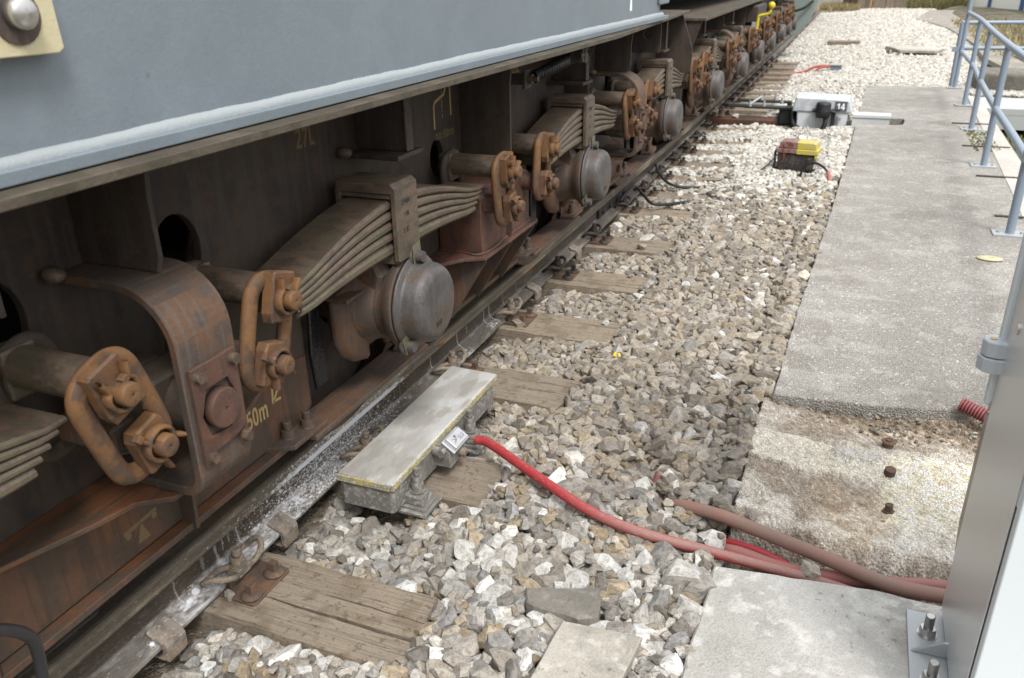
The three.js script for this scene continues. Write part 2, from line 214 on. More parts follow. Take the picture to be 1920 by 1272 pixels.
// a shackle: forged ring before and behind the spring end, saddles, two pins, cotters and the spacer tube
function makeShackle(parent, zt, zb, yT = 0.712, yB = 0.585, tipX = 0.392, style = 0) {
  const s = G(parent, 'spring_shackle'), zc = (zt + zb) / 2, yc = 0.643, tilt = Math.atan2(zt - zb, 0.135) * 0.82;   // from straight up towards +z
  const rot = (g, x) => g.rotateX(tilt).translate(x, yc, zc);
  const ringGeo = (h, w, r) => { const p = [], cr = 0.043; for (const [cy, cz, a0] of [[h, w, 0], [-h, w, 1], [-h, -w, 2], [h, -w, 3]]) for (let i = 0; i <= 4; i++) { const a = (a0 + i / 4) * PI / 2; p.push(V(0, cy - Math.sign(cy) * cr + Math.cos(a - 0) * cr * 1, cz - Math.sign(cz) * cr + Math.sin(a) * cr)); } return new THREE.TubeGeometry(new THREE.CatmullRomCurve3(p, true, 'centripetal'), 90, r, 12, true).scale(0.76, 1, 1); };
  M(s, 'link_ring', rot(ringGeo(0.1105, 0.0585, 0.0195), 0.322), MT.link);
  M(s, 'rear_link_ring', rot(ringGeo(0.112, 0.060, 0.0175), 0.128), MT.frame);
  const at = (y, z) => [y, z], inRing = (u, v) => { const c = Math.cos(tilt), q = Math.sin(tilt); return [yc + u * c - v * q, zc + u * q + v * c]; };
  const [yu, zu] = [yT, zt], [yl, zl] = [yB, zb];
  const saddle = (y, z, flipY, len) => ext(shapeOf([[-0.036, 0.045], [-0.03, 0.05], [0.034, 0.05], [0.037, 0.04], [0.037, -0.03], [0.028, -0.045], [-0.028, -0.045], [-0.036, -0.028]].map(([a, b]) => [a, b * flipY * len])), 0.03, 0.004).rotateY(PI / 2).translate(0, 0, 0).rotateX(tilt).translate(0.327, y, z);
  M(s, 'saddle', saddle(yu, zu, 1, 1.15), MT.link); M(s, 'saddle', saddle(yl, zl, -1, 1.0), MT.link);
  const pin = (y, z, r) => latheX([[0, 0.30], [r, 0.30], [r, tipX - 0.012], [r * 0.98, tipX - 0.006], [r * 0.86, tipX], [0.003, tipX], [0.003, tipX - 0.004], [0, tipX - 0.004]], 22).translate(0, y, z);
  M(s, 'pin', pin(yu, zu, 0.0215), MT.link); M(s, 'pin', pin(yl, zl, 0.0215), MT.link);
  // a strap bent round the pin and its cotter
  const strap = (y, z, a) => { const p = []; for (let i = 0; i <= 14; i++) { const t = lerp(-2.3, 2.3, i / 14); p.push([0, Math.cos(t) * 0.0305, Math.sin(t) * 0.0305]); } p.unshift([0, -0.045, -0.030]); p.push([0, -0.045, 0.03]); return tube(p, 0.0052, 40, 6).scale(2.3, 1, 1).rotateX(a).translate(0.366, y, z); };
  M(s, 'retaining_strap', strap(yu, zu, tilt + (style ? 2.5 : PI)), MT.link);
  M(s, 'retaining_strap', strap(yl, zl, tilt + (style ? 0.4 : 0.5)), MT.link);
  const cot = (y, z, a, l) => merge(cyl(0.0046, 0.0046, [0, -l, 0], [0, l, 0], 8), box(0.014, 0.013, 0.015, 0, l, 0, 0.002), box(0.013, 0.011, 0.013, 0, -l * 0.8, 0, 0.002), tube([[0, -l, 0], [0.002, -l - 0.007, 0.004], [0, -l - 0.013, 0.009]], 0.0032, 8, 6)).rotateX(a).translate(0.372, y, z);
  M(s, 'cotter', cot(yu + (style ? 0 : -0.002), zu + (style ? 0.027 : -0.018), style ? 0.12 : 0.5, style ? 0.036 : 0.03), MT.link);
  M(s, 'cotter', cot(yl + 0.012, zl + 0.026, 0.75, 0.032), MT.link);
  M(s, 'spacer_tube', [cyl(0.0375, 0.0375, [0.148, yT + 0.012, zt], [0.302, yT + 0.012, zt], 28), cyl(0.02, 0.02, [0.09, yT, zt], [0.15, yT, zt], 14), span(0.10, 0.146, yT - 0.045, yT + 0.05, zt - 0.034, zt + 0.034, 0.006)], MT.spring);
  M(s, 'saddle_rest', span(0.15, 0.29, yB - 0.026, yB + 0.026, zl - 0.03, zl + 0.03, 0.008), MT.box);
  return s;
}
function makeWheel(parent) {
  const r = 0.46; const w = G(parent, 'wheel');
  M(w, 'tyre', latheX([[0.40, 0.027], [0.452, 0.027], [0.4555, 0.022], [0.4575, -0.01], [0.4605, -0.05], [0.467, -0.078], [0.488, -0.09], [0.488, -0.105], [0.46, -0.112], [0.40, -0.112]], 72).translate(0, r + 0.002, 0), MT.steel);
  M(w, 'wheel_disc', latheX([[0.10, 0.03], [0.13, 0.02], [0.2, -0.02], [0.34, -0.055], [0.402, -0.04], [0.402, -0.06], [0.34, -0.08], [0.1, -0.11]], 60).translate(0, r + 0.002, 0), MT.frame);
  M(w, 'axle_shaft', cyl(0.085, 0.085, [-0.8, r, 0], [0.1, r, 0], 24), MT.frame);
  return w;
}
function makeTieBar(parent) {                          // bar across the horns under the axle box, with bolts
  const t = G(parent, 'tie_bar');
  M(t, 'bar', [span(0.045, 0.158, 0.147, 0.163, -0.335, 0.335, 0.003)], MT.box);
  for (const s of [-1, 1]) {
    M(t, 'end_plate', plateXZ([[0.078, s * 0.235], [0.142, s * 0.255], [0.148, s * 0.265], [0.146, s * 0.42], [0.078, s * 0.46]], 0.1645, 0.178), MT.box);
    for (const [x, z] of [[0.100, s * 0.385], [0.115, s * 0.315]]) M(t, 'bolt', [hex(0.021, 0.024).translate(x, 0.191, z), hex(0.0235, 0.004).rotateY(0.3).translate(x, 0.1805, z), thread(0.0125, 0.201, 0.225, 5).translate(x, 0, z)], MT.steel);
  }
  return t;
}
function makeStrapBracket(parent) {                    // bent thick plate round the balance beam, its cover plate and pivot pin
  const b = G(parent, 'strap_bracket'), o = [], n = [], X0 = 0.082;
  const arc = (a, cx, cy, r, t0, t1, k) => { for (let i = 0; i <= k; i++) { const t = lerp(t0, t1, i / k); a.push([cx + Math.cos(t) * r, cy + Math.sin(t) * r]); } };
  o.push([X0, 0.835]); arc(o, 0.222, 0.712, 0.123, PI / 2, 0, 12); arc(o, 0.295, 0.445, 0.05, 0, -PI / 2, 6); o.push([X0, 0.395]);
  n.push([X0, 0.415]); arc(n, 0.293, 0.447, 0.032, -PI / 2, 0, 6); arc(n, 0.222, 0.712, 0.105, 0, PI / 2, 12); n.push([X0, 0.817]);
  M(b, 'bent_strap', plateXY([...o, ...n], -0.075, 0.075, 0.0025), MT.box);
  const hexHole = new THREE.Path([[0.05, 0.0], [0.03, 0.05], [-0.03, 0.05], [-0.05, 0.0], [-0.035, -0.05], [0.02, -0.055]].map(([z, y]) => new THREE.Vector2(z, 0.57 + y)));
  M(b, 'cover_plate', plateZY([[0.063, 0.672], [-0.06, 0.672], [-0.062, 0.50], [-0.035, 0.49], [0.03, 0.485], [0.063, 0.465]], 0.346, 0.3545, [hexHole]), MT.red);
  M(b, 'pivot_pin', latheX([[0, 0.346], [0.041, 0.346], [0.041, 0.366], [0.038, 0.371], [0.004, 0.371], [0.004, 0.367], [0, 0.367]], 30).translate(0, 0.57, 0.003), MT.red);
  for (const [y, z] of [[0.655, 0.05], [0.652, -0.048], [0.478, -0.05], [0.483, 0.05]]) M(b, 'bolt', [hex(0.0125, 0.014, 'x').translate(0.3615, y, z), cyl(0.014, 0.014, [0.3548, y, z], [0.3565, y, z], 14)], MT.steel);
  M(b, 'balance_beam', [plateZY([[-0.19, 0.545], [-0.19, 0.60], [-0.07, 0.64], [0.07, 0.64], [0.19, 0.60], [0.19, 0.545], [0.07, 0.50], [-0.07, 0.50]], 0.19, 0.27, [], 0.006), cyl(0.06, 0.06, [0.10, 0.57, 0], [0.327, 0.57, 0], 28), cyl(0.075, 0.075, [0.10, 0.57, 0], [0.19, 0.57, 0], 28)], MT.frame);
  const sh = [[0.08, -0.46], [0.14, -0.37], [0.20, -0.20], [0.215, -0.13], [0.275, -0.085], [0.275, 0.085], [0.215, 0.13], [0.20, 0.20], [0.14, 0.37], [0.08, 0.46]];
  M(b, 'shelf', plateXZ(sh, 0.383, 0.394), MT.low);
  M(b, 'rib', plateXY([[0.08, 0.382], [0.135, 0.382], [0.122, 0.15], [0.08, 0.15]], -0.106, -0.094), MT.low);
  return b;
}
function makeBoxBracket(parent) {                      // welded red box carrying the lower pins, on a shelf with gussets
  const b = G(parent, 'box_bracket');
  M(b, 'welded_box', [plateXY([[0.082, 0.412], [0.252, 0.412], [0.252, 0.612], [0.235, 0.622], [0.082, 0.655]], -0.235, 0.235, 0.004), rough(tube([[0.255, 0.414, -0.232], [0.255, 0.414, 0], [0.255, 0.414, 0.236], [0.17, 0.414, 0.239], [0.09, 0.414, 0.239]], 0.005, 60, 6), 0.002, 60)], MT.red);
  M(b, 'shelf', plateXZ([[0.08, -0.52], [0.12, -0.43], [0.21, -0.30], [0.275, -0.27], [0.278, -0.25], [0.278, 0.25], [0.275, 0.262], [0.21, 0.30], [0.12, 0.43], [0.08, 0.52]], 0.399, 0.411), MT.red);
  for (const z of [-0.24, 0, 0.24]) M(b, 'gusset', plateXY([[0.08, 0.398], [0.27, 0.398], [0.27, 0.388], [0.125, 0.152], [0.08, 0.152]], z - 0.005, z + 0.005), MT.box);
  for (const z of [0.18, -0.18]) M(b, 'lower_pin_boss', cyl(0.034, 0.034, [0.2, 0.585, z], [0.30, 0.585, z]), MT.red);
  return b;
}
// one sample of each, kept to be cloned; children keep their sub-parts
const kit = new THREE.Group();
const K = { spring: makeSpring(kit), box: makeAxleBox(kit), wheel: makeWheel(kit), tie: makeTieBar(kit), strap: makeStrapBracket(kit), red: makeBoxBracket(kit) };
const shackleC = [makeShackle(kit, 0.225, 0.172), makeShackle(kit, -0.225, -0.172)], shackleB = [makeShackle(kit, 0.207, 0.182, undefined, undefined, undefined, 1), makeShackle(kit, -0.207, -0.182)];
const put = (parent, o, z, x = 0) => { const c = o.clone(); c.position.z = z; c.position.x = x; parent.add(c); return c; };
function axle(parent, z) { const x = bend(z); put(parent, K.spring, z, x); put(parent, K.box, z - 0.02, x + 0.034); put(parent, K.wheel, z, x); put(parent, K.tie, z, x); }
function bracket(parent, kind, z) { const x = bend(z); put(parent, kind === 'C' ? K.strap : K.red, z, x); (kind === 'C' ? shackleC : shackleB).forEach((s) => put(parent, s, z, x)); }
function sideFrame(parent, z0, z1, axles, ends, yTop = 1.061) {       // z0 near end, z1 far end
  const pts = [[z0, 0.15]], holes = [];
  for (const a of axles) pts.push([a + 0.30, 0.15], [a + 0.235, 0.20], [a + 0.235, 0.60], [a + 0.2, 0.63], [a - 0.2, 0.63], [a - 0.235, 0.60], [a - 0.235, 0.20], [a - 0.30, 0.15]);
  pts.push([z1, 0.15], [z1, 0.5], [z1, yTop], [z0, yTop]);
  for (const a of axles) for (const s of [-1, 1]) { const z = a + s * 0.63; if (z < z0 - 0.12 && z > z1 + 0.12) { const small = Math.abs(z + 1.43) < 0.4; holes.push(holeZY(z, small ? 0.742 : 0.775, small ? 0.05 : 0.07, small ? 0.062 : 0.09)); } if (s < 0) holes.push(holeZY(a - 0.26, 0.935, 0.012, 0.018)); }
  const x = bend((z0 + z1) / 2), turn = Math.atan2(bend(z0) - bend(z1), z0 - z1);
  const f = G(parent, 'side_frame', x); f.userData.turn = turn;
  M(f, 'web_plate', plateZY(pts, 0.055, 0.078, holes, 0.002), MT.frame);
  let z = z0; for (const a of axles) { if (z - a - 0.30 > 0.05) M(f, 'lower_edge', span(0.079, 0.114, 0.148, 0.166, a + 0.30, z, 0.003), MT.low); z = a - 0.30; } if (z - z1 > 0.05) M(f, 'lower_edge', span(0.079, 0.114, 0.148, 0.166, z1, z, 0.003), MT.low);
  z = z0; for (const a of [...axles, z1 + 0.30]) { const q = a + (a === z1 + 0.30 ? -0.30 : 0.24); if (z - q > 0.1) M(f, 'lower_plate', plateZY([[z - 0.003, 0.169], [z - 0.003, 0.36], [z - 0.12, 0.378], [q + 0.12, 0.378], [q + 0.003, 0.36], [q + 0.003, 0.21], [q + 0.07, 0.169]], 0.0785, 0.0825), MT.low); z = a - 0.24; }
  return f;
}
const stiff = (parent, z, yb, name = 'stiffener', xo = 0.275, top = 1.061) => M(parent, name, plateXY([[0.079, top], [xo + 0.01, top], [xo, 0.97], [xo, yb + 0.03], [xo - 0.01, yb], [0.079, yb]], z - 0.006, z + 0.006), MT.frame).translateX(bend(z));
const ledge = (parent, z, w = 0.16, top = 1.061) => M(parent, 'bump_stop', [span(0.079, 0.255, 0.853, 0.867, z - w / 2, z + w / 2, 0.003), span(0.079, 0.24, 0.868, top, z - 0.006, z + 0.006, 0.002), span(0.24, 0.248, 0.868, top, z - 0.03, z + 0.01, 0.002)], MT.frame).translateX(bend(z));

{ // the near wagon
  const w = tag(G(scene, 'freight_wagon'), 'heavy wagon with a grey girder above rusty leaf springs, nearest to the camera', 'rail wagon');
  const zA = [1.125, -0.59, -2.32, -4.03];
  zA.forEach((z) => axle(w, z));
  bracket(w, 'C', 0.28); bracket(w, 'B', -1.43); bracket(w, 'C', -3.13);
  put(w, shackleB[0], -4.88); put(w, shackleC[1], 1.98);
  const f = sideFrame(w, 1.7, -4.60, zA, null);
  M(f, 'end_plate', plateXY([[0.079, 1.06], [0.245, 1.06], [0.255, 1.03], [0.325, 0.83], [0.325, 0.70], [0.27, 0.62], [0.079, 0.62]], -4.615, -4.60), MT.frame);
  // the lower part of the near plate shows its rust primer
  M(w, 'top_flange', [plateXZ([[-1.7, 1.7], [0.43, 1.7], [0.43, -2.3], [0.29, -4.62], [-1.7, -4.62]], 1.0625, 1.0795, 0.002)], MT.top);
  for (const [z, y] of [[0.28, 0.836], [-1.43, 0.41], [-3.13, 0.836]]) stiff(w, z, y);
  M(w, 'stiffener', plateXY([[0.079, 1.06], [0.20, 1.06], [0.20, 0.84], [0.079, 0.84]], 0.545, 0.557), MT.frame);
  stiff(w, -2.62, 0.66, 'stiffener', 0.2);
  { const hp = [[0.079, 0.87], [0.262, 0.87], [0.27, 0.90], [0.27, 1.03], [0.255, 1.061], [0.079, 1.061]], sh = shapeOf(hp); const o = new THREE.Path(); o.absarc(0.19, 0.975, 0.028, 0, PI * 2, true); sh.holes.push(o); M(w, 'lug_plate', ext(sh, 0.012).translate(0, 0, -3.86), MT.frame); }
  ledge(w, -0.72, 0.15); ledge(w, -2.43, 0.15); ledge(w, -4.12, 0.15);
  for (const [x, y, z] of [[0.10, 0.842, 0.37], [0.095, 0.876, -0.62], [0.095, 0.842, -3.02], [0.095, 0.876, -4.0]]) M(w, 'weld_foot', rough(new THREE.SphereGeometry(0.02, 10, 8).scale(1.2, 0.8, 1), 0.005, 50).translate(x, y, z), MT.spring);
  // brackets under the flange
  const hb = G(w, 'hose_bracket', 0, 0, -1.62);
  M(hb, 'bracket_plate', [span(0.08, 0.26, 0.945, 0.985, -0.01, 0.004), span(0.25, 0.262, 0.93, 1.0, -0.06, 0.01)], MT.frame);
  M(hb, 'bolt', [hex(0.02, 0.016, 'x').translate(0.27, 0.965, -0.03), cyl(0.011, 0.011, [0.262, 0.965, -0.03], [0.30, 0.965, -0.03], 10)], MT.steel);
  M(hb, 'corrugated_hose', [tube([[0.27, 0.97, -0.05], [0.25, 0.985, -0.5], [0.22, 1.0, -0.95]], 0.02, 60, 10), ...Array.from({ length: 26 }, (_, i) => new THREE.TorusGeometry(0.021, 0.004, 6, 12).translate(0.27 - i * 0.0018, 0.968 + i * 0.0011, -0.07 - i * 0.034))], MT.rubber);
  const cb = G(w, 'clamp', 0.34, 1.055, -1.95);
  M(cb, 'clamp_plate', [span(-0.015, 0.05, -0.06, 0.012, -0.012, 0), span(-0.01, 0.055, 0.006, 0.016, -0.16, 0), span(0.03, 0.045, -0.055, 0.0, -0.04, 0.02)], MT.top); M(cb, 'bolt', cyl(0.014, 0.014, [0.035, -0.03, -0.04], [0.035, -0.03, 0.045], 8), MT.rubber);
  // grey girder
  const g = G(w, 'grey_girder');
  const gz0 = 1.75, gz1 = -3.41;
  M(g, 'web_plate', [span(-1.62, 0.365, 1.104, 2.9, gz1 + 0.05, gz0, 0.003)], MT.grey);
  M(g, 'end_rail', [span(-1.6, 0.382, 1.155, 1.9, gz1 - 0.10, gz1 + 0.049, 0.03), span(0.366, 0.385, 1.16, 1.9, gz1 - 0.09, gz1 + 0.12, 0.008)], MT.grey);
  M(g, 'bottom_flange', [span(-1.62, 0.39, 1.0815, 1.103, gz1 - 0.06, gz0, 0.003)], MT.grey);
  { // hand laid weld seam along the flange
    const P = [], c = 14, n = 700; for (let i = 0; i <= n; i++) { const z = lerp(gz0, gz1, i / n), k = 1 + 0.28 * (sample(FB, z * 1.7, 0.31) - 0.5) + 0.16 * Math.abs(Math.sin(z * 210 + sample(FA, z, 0.2) * 9)) * smooth(0.5, -1, z) + 0.25 * (sample(FA, z * 0.9, 0.7) - 0.5); for (let j = 0; j <= c; j++) { const t = lerp(-PI * 0.55, PI * 0.55, j / c) + PI / 4; P.push(0.3655 + (Math.cos(t) * 0.0140 - 0.0025) * (1 + 0.3 * (k - 1)), 1.1035 + Math.sin(t) * 0.0140 * k, z); } }
    const I = []; for (let i = 0; i < n; i++) for (let j = 0; j < c; j++) { const p = i * (c + 1) + j; I.push(p, p + 1, p + c + 1, p + 1, p + c + 2, p + c + 1); }
    const b = new THREE.BufferGeometry(); b.setAttribute('position', new THREE.Float32BufferAttribute(P, 3)); b.setIndex(I); b.computeVertexNormals(); M(g, 'weld_seam', b, MT.bead);
  }
  M(g, 'white_triangle_mark', onSide(new THREE.ShapeGeometry(shapeOf([[-0.022, 0], [0.022, 0], [0.006, 0.16], [-0.006, 0.16]])), 0.3656, 1.155, -2.735), mat({ color: new THREE.Color(0xdedede) }));
  const lp = G(g, 'lashing_plate', 0.366, 1.248, 0.491);
  M(lp, 'cream_plate', plateZY([[0.001, 0.0], [0.005, 0.10], [0.4, 0.10], [0.4, -0.004], [0.01, -0.006]], 0.001, 0.03), MT.cream);
  M(lp, 'bolt', [latheX([[0, 0.03], [0.036, 0.03], [0.036, 0.033], [0, 0.033]], 24).scale(1, 1, 1).translate(0, 0.044, 0.066)], MT.box);
  M(lp, 'bolt_head', latheX([[0, 0.033], [0.02, 0.033], [0.021, 0.05], [0.015, 0.058], [0, 0.06]], 20).translate(0, 0.048, 0.068), MT.zinc);
  // stencilled print on the frame
  const X = 0.0787;
  M(f, 'stencil_27L', onSide(words('27L', 0.052, 0.72), X, 0.918, -0.425), MT.inkDim); M(f, 'stencil_26L', onSide(words('26L', 0.052, 0.72), X, 0.945, -1.93), MT.ink);
  M(f, 'stencil_max_900mm', onSide(words('max 900mm', 0.030, 0.62), X, 0.80, -1.215), MT.inkDim);
  const stroke = (pts, wd) => { const out = []; for (let i = 0; i + 1 < pts.length; i++) { const [a, b] = [pts[i], pts[i + 1]], L = Math.hypot(b[0] - a[0], b[1] - a[1]); out.push(new THREE.PlaneGeometry(L + wd * 0.6, wd).rotateZ(Math.atan2(b[1] - a[1], b[0] - a[0])).translate((a[0] + b[0]) / 2, (a[1] + b[1]) / 2, i * 2e-5)); } return out; };
  M(f, 'stencil_load_profile', onSide(merge(stroke([[0, 0], [0, 0.074], [0.01, 0.087], [0.078, 0.105], [0.09, 0.12], [0.105, 0.165], [0.116, 0.172], [0.127, 0.16], [0.13, 0.03]], 0.0105), [[0.062, 0.14, 0.035], [0.062, 0.115, 0.006], [0.062, 0.075, 0.03], [0.062, 0.052, 0.006], [0.062, 0.035, 0.012]].map(([u, v, h]) => new THREE.PlaneGeometry(0.004, h).translate(u, v, 0.0002))), X, 0.842, -1.215), MT.ink);
  M(f, 'stencil_length', onSide(words('.50m', 0.052, 0.6), X + 0.0042, 0.262, -0.062), MT.ink);
  M(f, 'stencil_arrow', onSide(merge(stroke([[0, 0], [0.03, 0.035]], 0.008), stroke([[0.032, 0.0], [0.0, 0.004], [0.004, 0.04]], 0.008)), X + 0.0042, 0.29, -0.185), MT.ink);
  M(f, 'stencil_jacking_mark', onSide(merge(stroke([[0, 0], [0.09, 0.008]], 0.01), new THREE.ShapeGeometry(shapeOf([[0.045, 0.005], [0.028, -0.045], [0.064, -0.045]])), new THREE.CircleGeometry(0.008, 12).translate(0.008, -0.01, 0.0002), new THREE.CircleGeometry(0.008, 12).translate(0.084, -0.004, 0.0002)), X + 0.0042, 0.235, 0.345), MT.inkDim);
  // brake hose hanging at the near end
  M(w, 'brake_hose', tube([[0.27, 0.46, 0.92], [0.28, 0.425, 0.80], [0.27, 0.385, 0.745], [0.255, 0.325, 0.70], [0.245, 0.27, 0.69], [0.24, 0.2, 0.695]], 0.0105, 40, 12), MT.hose);
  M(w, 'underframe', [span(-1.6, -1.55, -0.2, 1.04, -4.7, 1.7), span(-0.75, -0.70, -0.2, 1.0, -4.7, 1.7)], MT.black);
  M(w, 'rusty_bolt_head', latheX([[0, 0.079], [0.032, 0.079], [0.032, 0.095], [0.02, 0.1], [0, 0.1]], 20).translate(0, 0.23, 0.775), MT.steel);
  M(w, 'oil_pipe', cyl(0.017, 0.017, [0.02, 0.075, 1.4], [0.02, 0.075, 0.42], 14), MT.pipe);
}
{ // the next wagon: brown frame with a lower top plate, seen past the end of the grey girder
  const w = tag(G(scene, 'freight_wagon'), 'brown rail wagon beyond the end of the grey girder, with the yellow handle on it', 'rail wagon');
  const zA = [-5.73, -7.38, -8.95, -10.4];
  zA.forEach((z) => axle(w, z)); bracket(w, 'C', -6.55); bracket(w, 'B', -8.17); bracket(w, 'C', -9.68); put(w, shackleB[0], -11.25, bend(-11.25)); put(w, shackleB[1], -4.91);
  const f = sideFrame(w, -5.02, -11.3, zA, null, 0.985);
  M(f, 'end_plate', plateXY([[0.079, 0.985], [0.335, 0.988], [0.33, 0.96], [0.24, 0.70], [0.23, 0.62], [0.21, 0.3], [0.17, 0.15], [0.079, 0.15]], -5.03, -5.015), MT.frame);
  M(w, 'top_flange', plateXZ([[-1.7, -5.0], [0.335, -5.0], [0.27, -8.2], [0.24, -11.3], [-1.7, -11.3]], 0.988, 1.008, 0.002), MT.top);
  for (const [z, y] of [[-6.55, 0.836], [-8.17, 0.41], [-9.68, 0.836]]) stiff(w, z, y, 'stiffener', 0.235, 0.987);
  stiff(w, -5.5, 0.84, 'stiffener', 0.2, 0.987); ledge(w, -5.5, 0.15, 0.987); ledge(w, -7.05, 0.16, 0.987); ledge(w, -8.6, 0.16, 0.987);
  M(w, 'buffer_block', span(0.08, 0.30, 0.78, 0.96, -9.2, -8.4, 0.02), MT.frame);
  const h = G(w, 'brake_handle', 0, 0, -8.32);
  M(h, 'yellow_lever', [tube([[0.31, 0.73, 0], [0.315, 0.82, 0], [0.325, 0.86, 0], [0.40, 0.88, 0.0], [0.43, 0.90, 0], [0.44, 0.955, 0]], 0.016, 40, 10), new THREE.SphereGeometry(0.037, 18, 12).translate(0.442, 0.965, 0)], MT.yellow);
  M(h, 'lever_plate', span(0.255, 0.31, 0.69, 0.80, -0.01, 0.01), MT.galv);
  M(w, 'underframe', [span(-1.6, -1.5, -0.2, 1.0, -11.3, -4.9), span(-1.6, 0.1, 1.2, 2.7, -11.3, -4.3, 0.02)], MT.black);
}
{ // the vehicle with a grey skirt at the far end
  const w = tag(G(scene, 'freight_wagon'), 'farthest rail wagon with a pale grey sloping skirt at its end', 'rail wagon');
  const zA = [-11.95, -13.1, -14.3];
  zA.forEach((z) => axle(w, z)); put(w, shackleC[0], -12.55, bend(-12.5)); put(w, shackleC[1], -12.5, bend(-12.5)); put(w, shackleB[0], -13.72, bend(-13.7));
  sideFrame(w, -11.5, -14.9, zA, null, 0.98);
  M(w, 'top_flange', plateXZ([[-1.7, -11.45], [0.21, -11.45], [0.17, -14.9], [-1.7, -14.9]], 0.98, 1.0, 0.002), MT.top);
  M(w, 'grey_skirt', plateXY([[-1.5, 1.6], [0.70, 1.6], [0.62, 1.05], [0.40, 0.42], [0.20, 0.20], [-1.5, 0.2]], -15.45, -15.2, 0.01), MT.skirt);
  M(w, 'cable', tube([[-0.02, 0.75, -15.15], [0.1, 0.62, -15.1], [0.3, 0.66, -15.1], [0.45, 0.78, -15.15]], 0.022, 24, 8), MT.rubber);
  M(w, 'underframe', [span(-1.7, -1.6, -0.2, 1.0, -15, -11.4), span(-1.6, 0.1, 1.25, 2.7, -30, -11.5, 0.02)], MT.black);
}

// ---------------------------------------------------------------- rails
const RP = [[0.035, -0.159], [0.035, -0.149], [0.033, -0.147], [0.006, -0.1375], [-0.016, -0.128], [-0.0245, -0.119], [-0.0275, -0.105], [-0.0275, -0.067], [-0.0245, -0.057], [-0.014, -0.0515], [-0.002, -0.047], [0, -0.0445], [0, -0.012], [-0.0025, -0.004], [-0.008, -0.0008], [-0.018, 0], [-0.052, 0], [-0.062, -0.0008], [-0.0675, -0.004], [-0.07, -0.012], [-0.07, -0.045], [-0.056, -0.0515], [-0.0455, -0.057], [-0.0425, -0.067], [-0.0425, -0.105], [-0.0455, -0.119], [-0.054, -0.128], [-0.076, -0.1375], [-0.103, -0.147], [-0.105, -0.149], [-0.105, -0.159]];
const RL = [0]; for (let i = 1; i < RP.length; i++) RL.push(RL[i - 1] + Math.hypot(RP[i][0] - RP[i - 1][0], RP[i][1] - RP[i - 1][1]));
const RLEN = RL[RL.length - 1];
function railMesh(z0, z1, x0, mat, len) {
  const P = [], U = [], I = [], n = Math.ceil((z0 - z1) / 0.5), m = RP.length;
  for (let i = 0; i <= n; i++) { const z = lerp(z0, z1, i / n); RP.forEach(([x, y], j) => { P.push(x + x0 + bend(z), y, z); U.push((z0 - z) / len, RL[j] / RLEN); }); }
  for (let i = 0; i < n; i++) for (let j = 0; j + 1 < m; j++) { const p = i * m + j; I.push(p, p + 1, p + m, p + 1, p + m + 1, p + m); }
  let g = new THREE.BufferGeometry(); g.setAttribute('position', new THREE.Float32BufferAttribute(P, 3)); g.setAttribute('uv', new THREE.Float32BufferAttribute(U, 2)); g.setIndex(I); g = g.toNonIndexed(); g.computeVertexNormals();
  return M(scene, 'rail', g, mat, true);
}
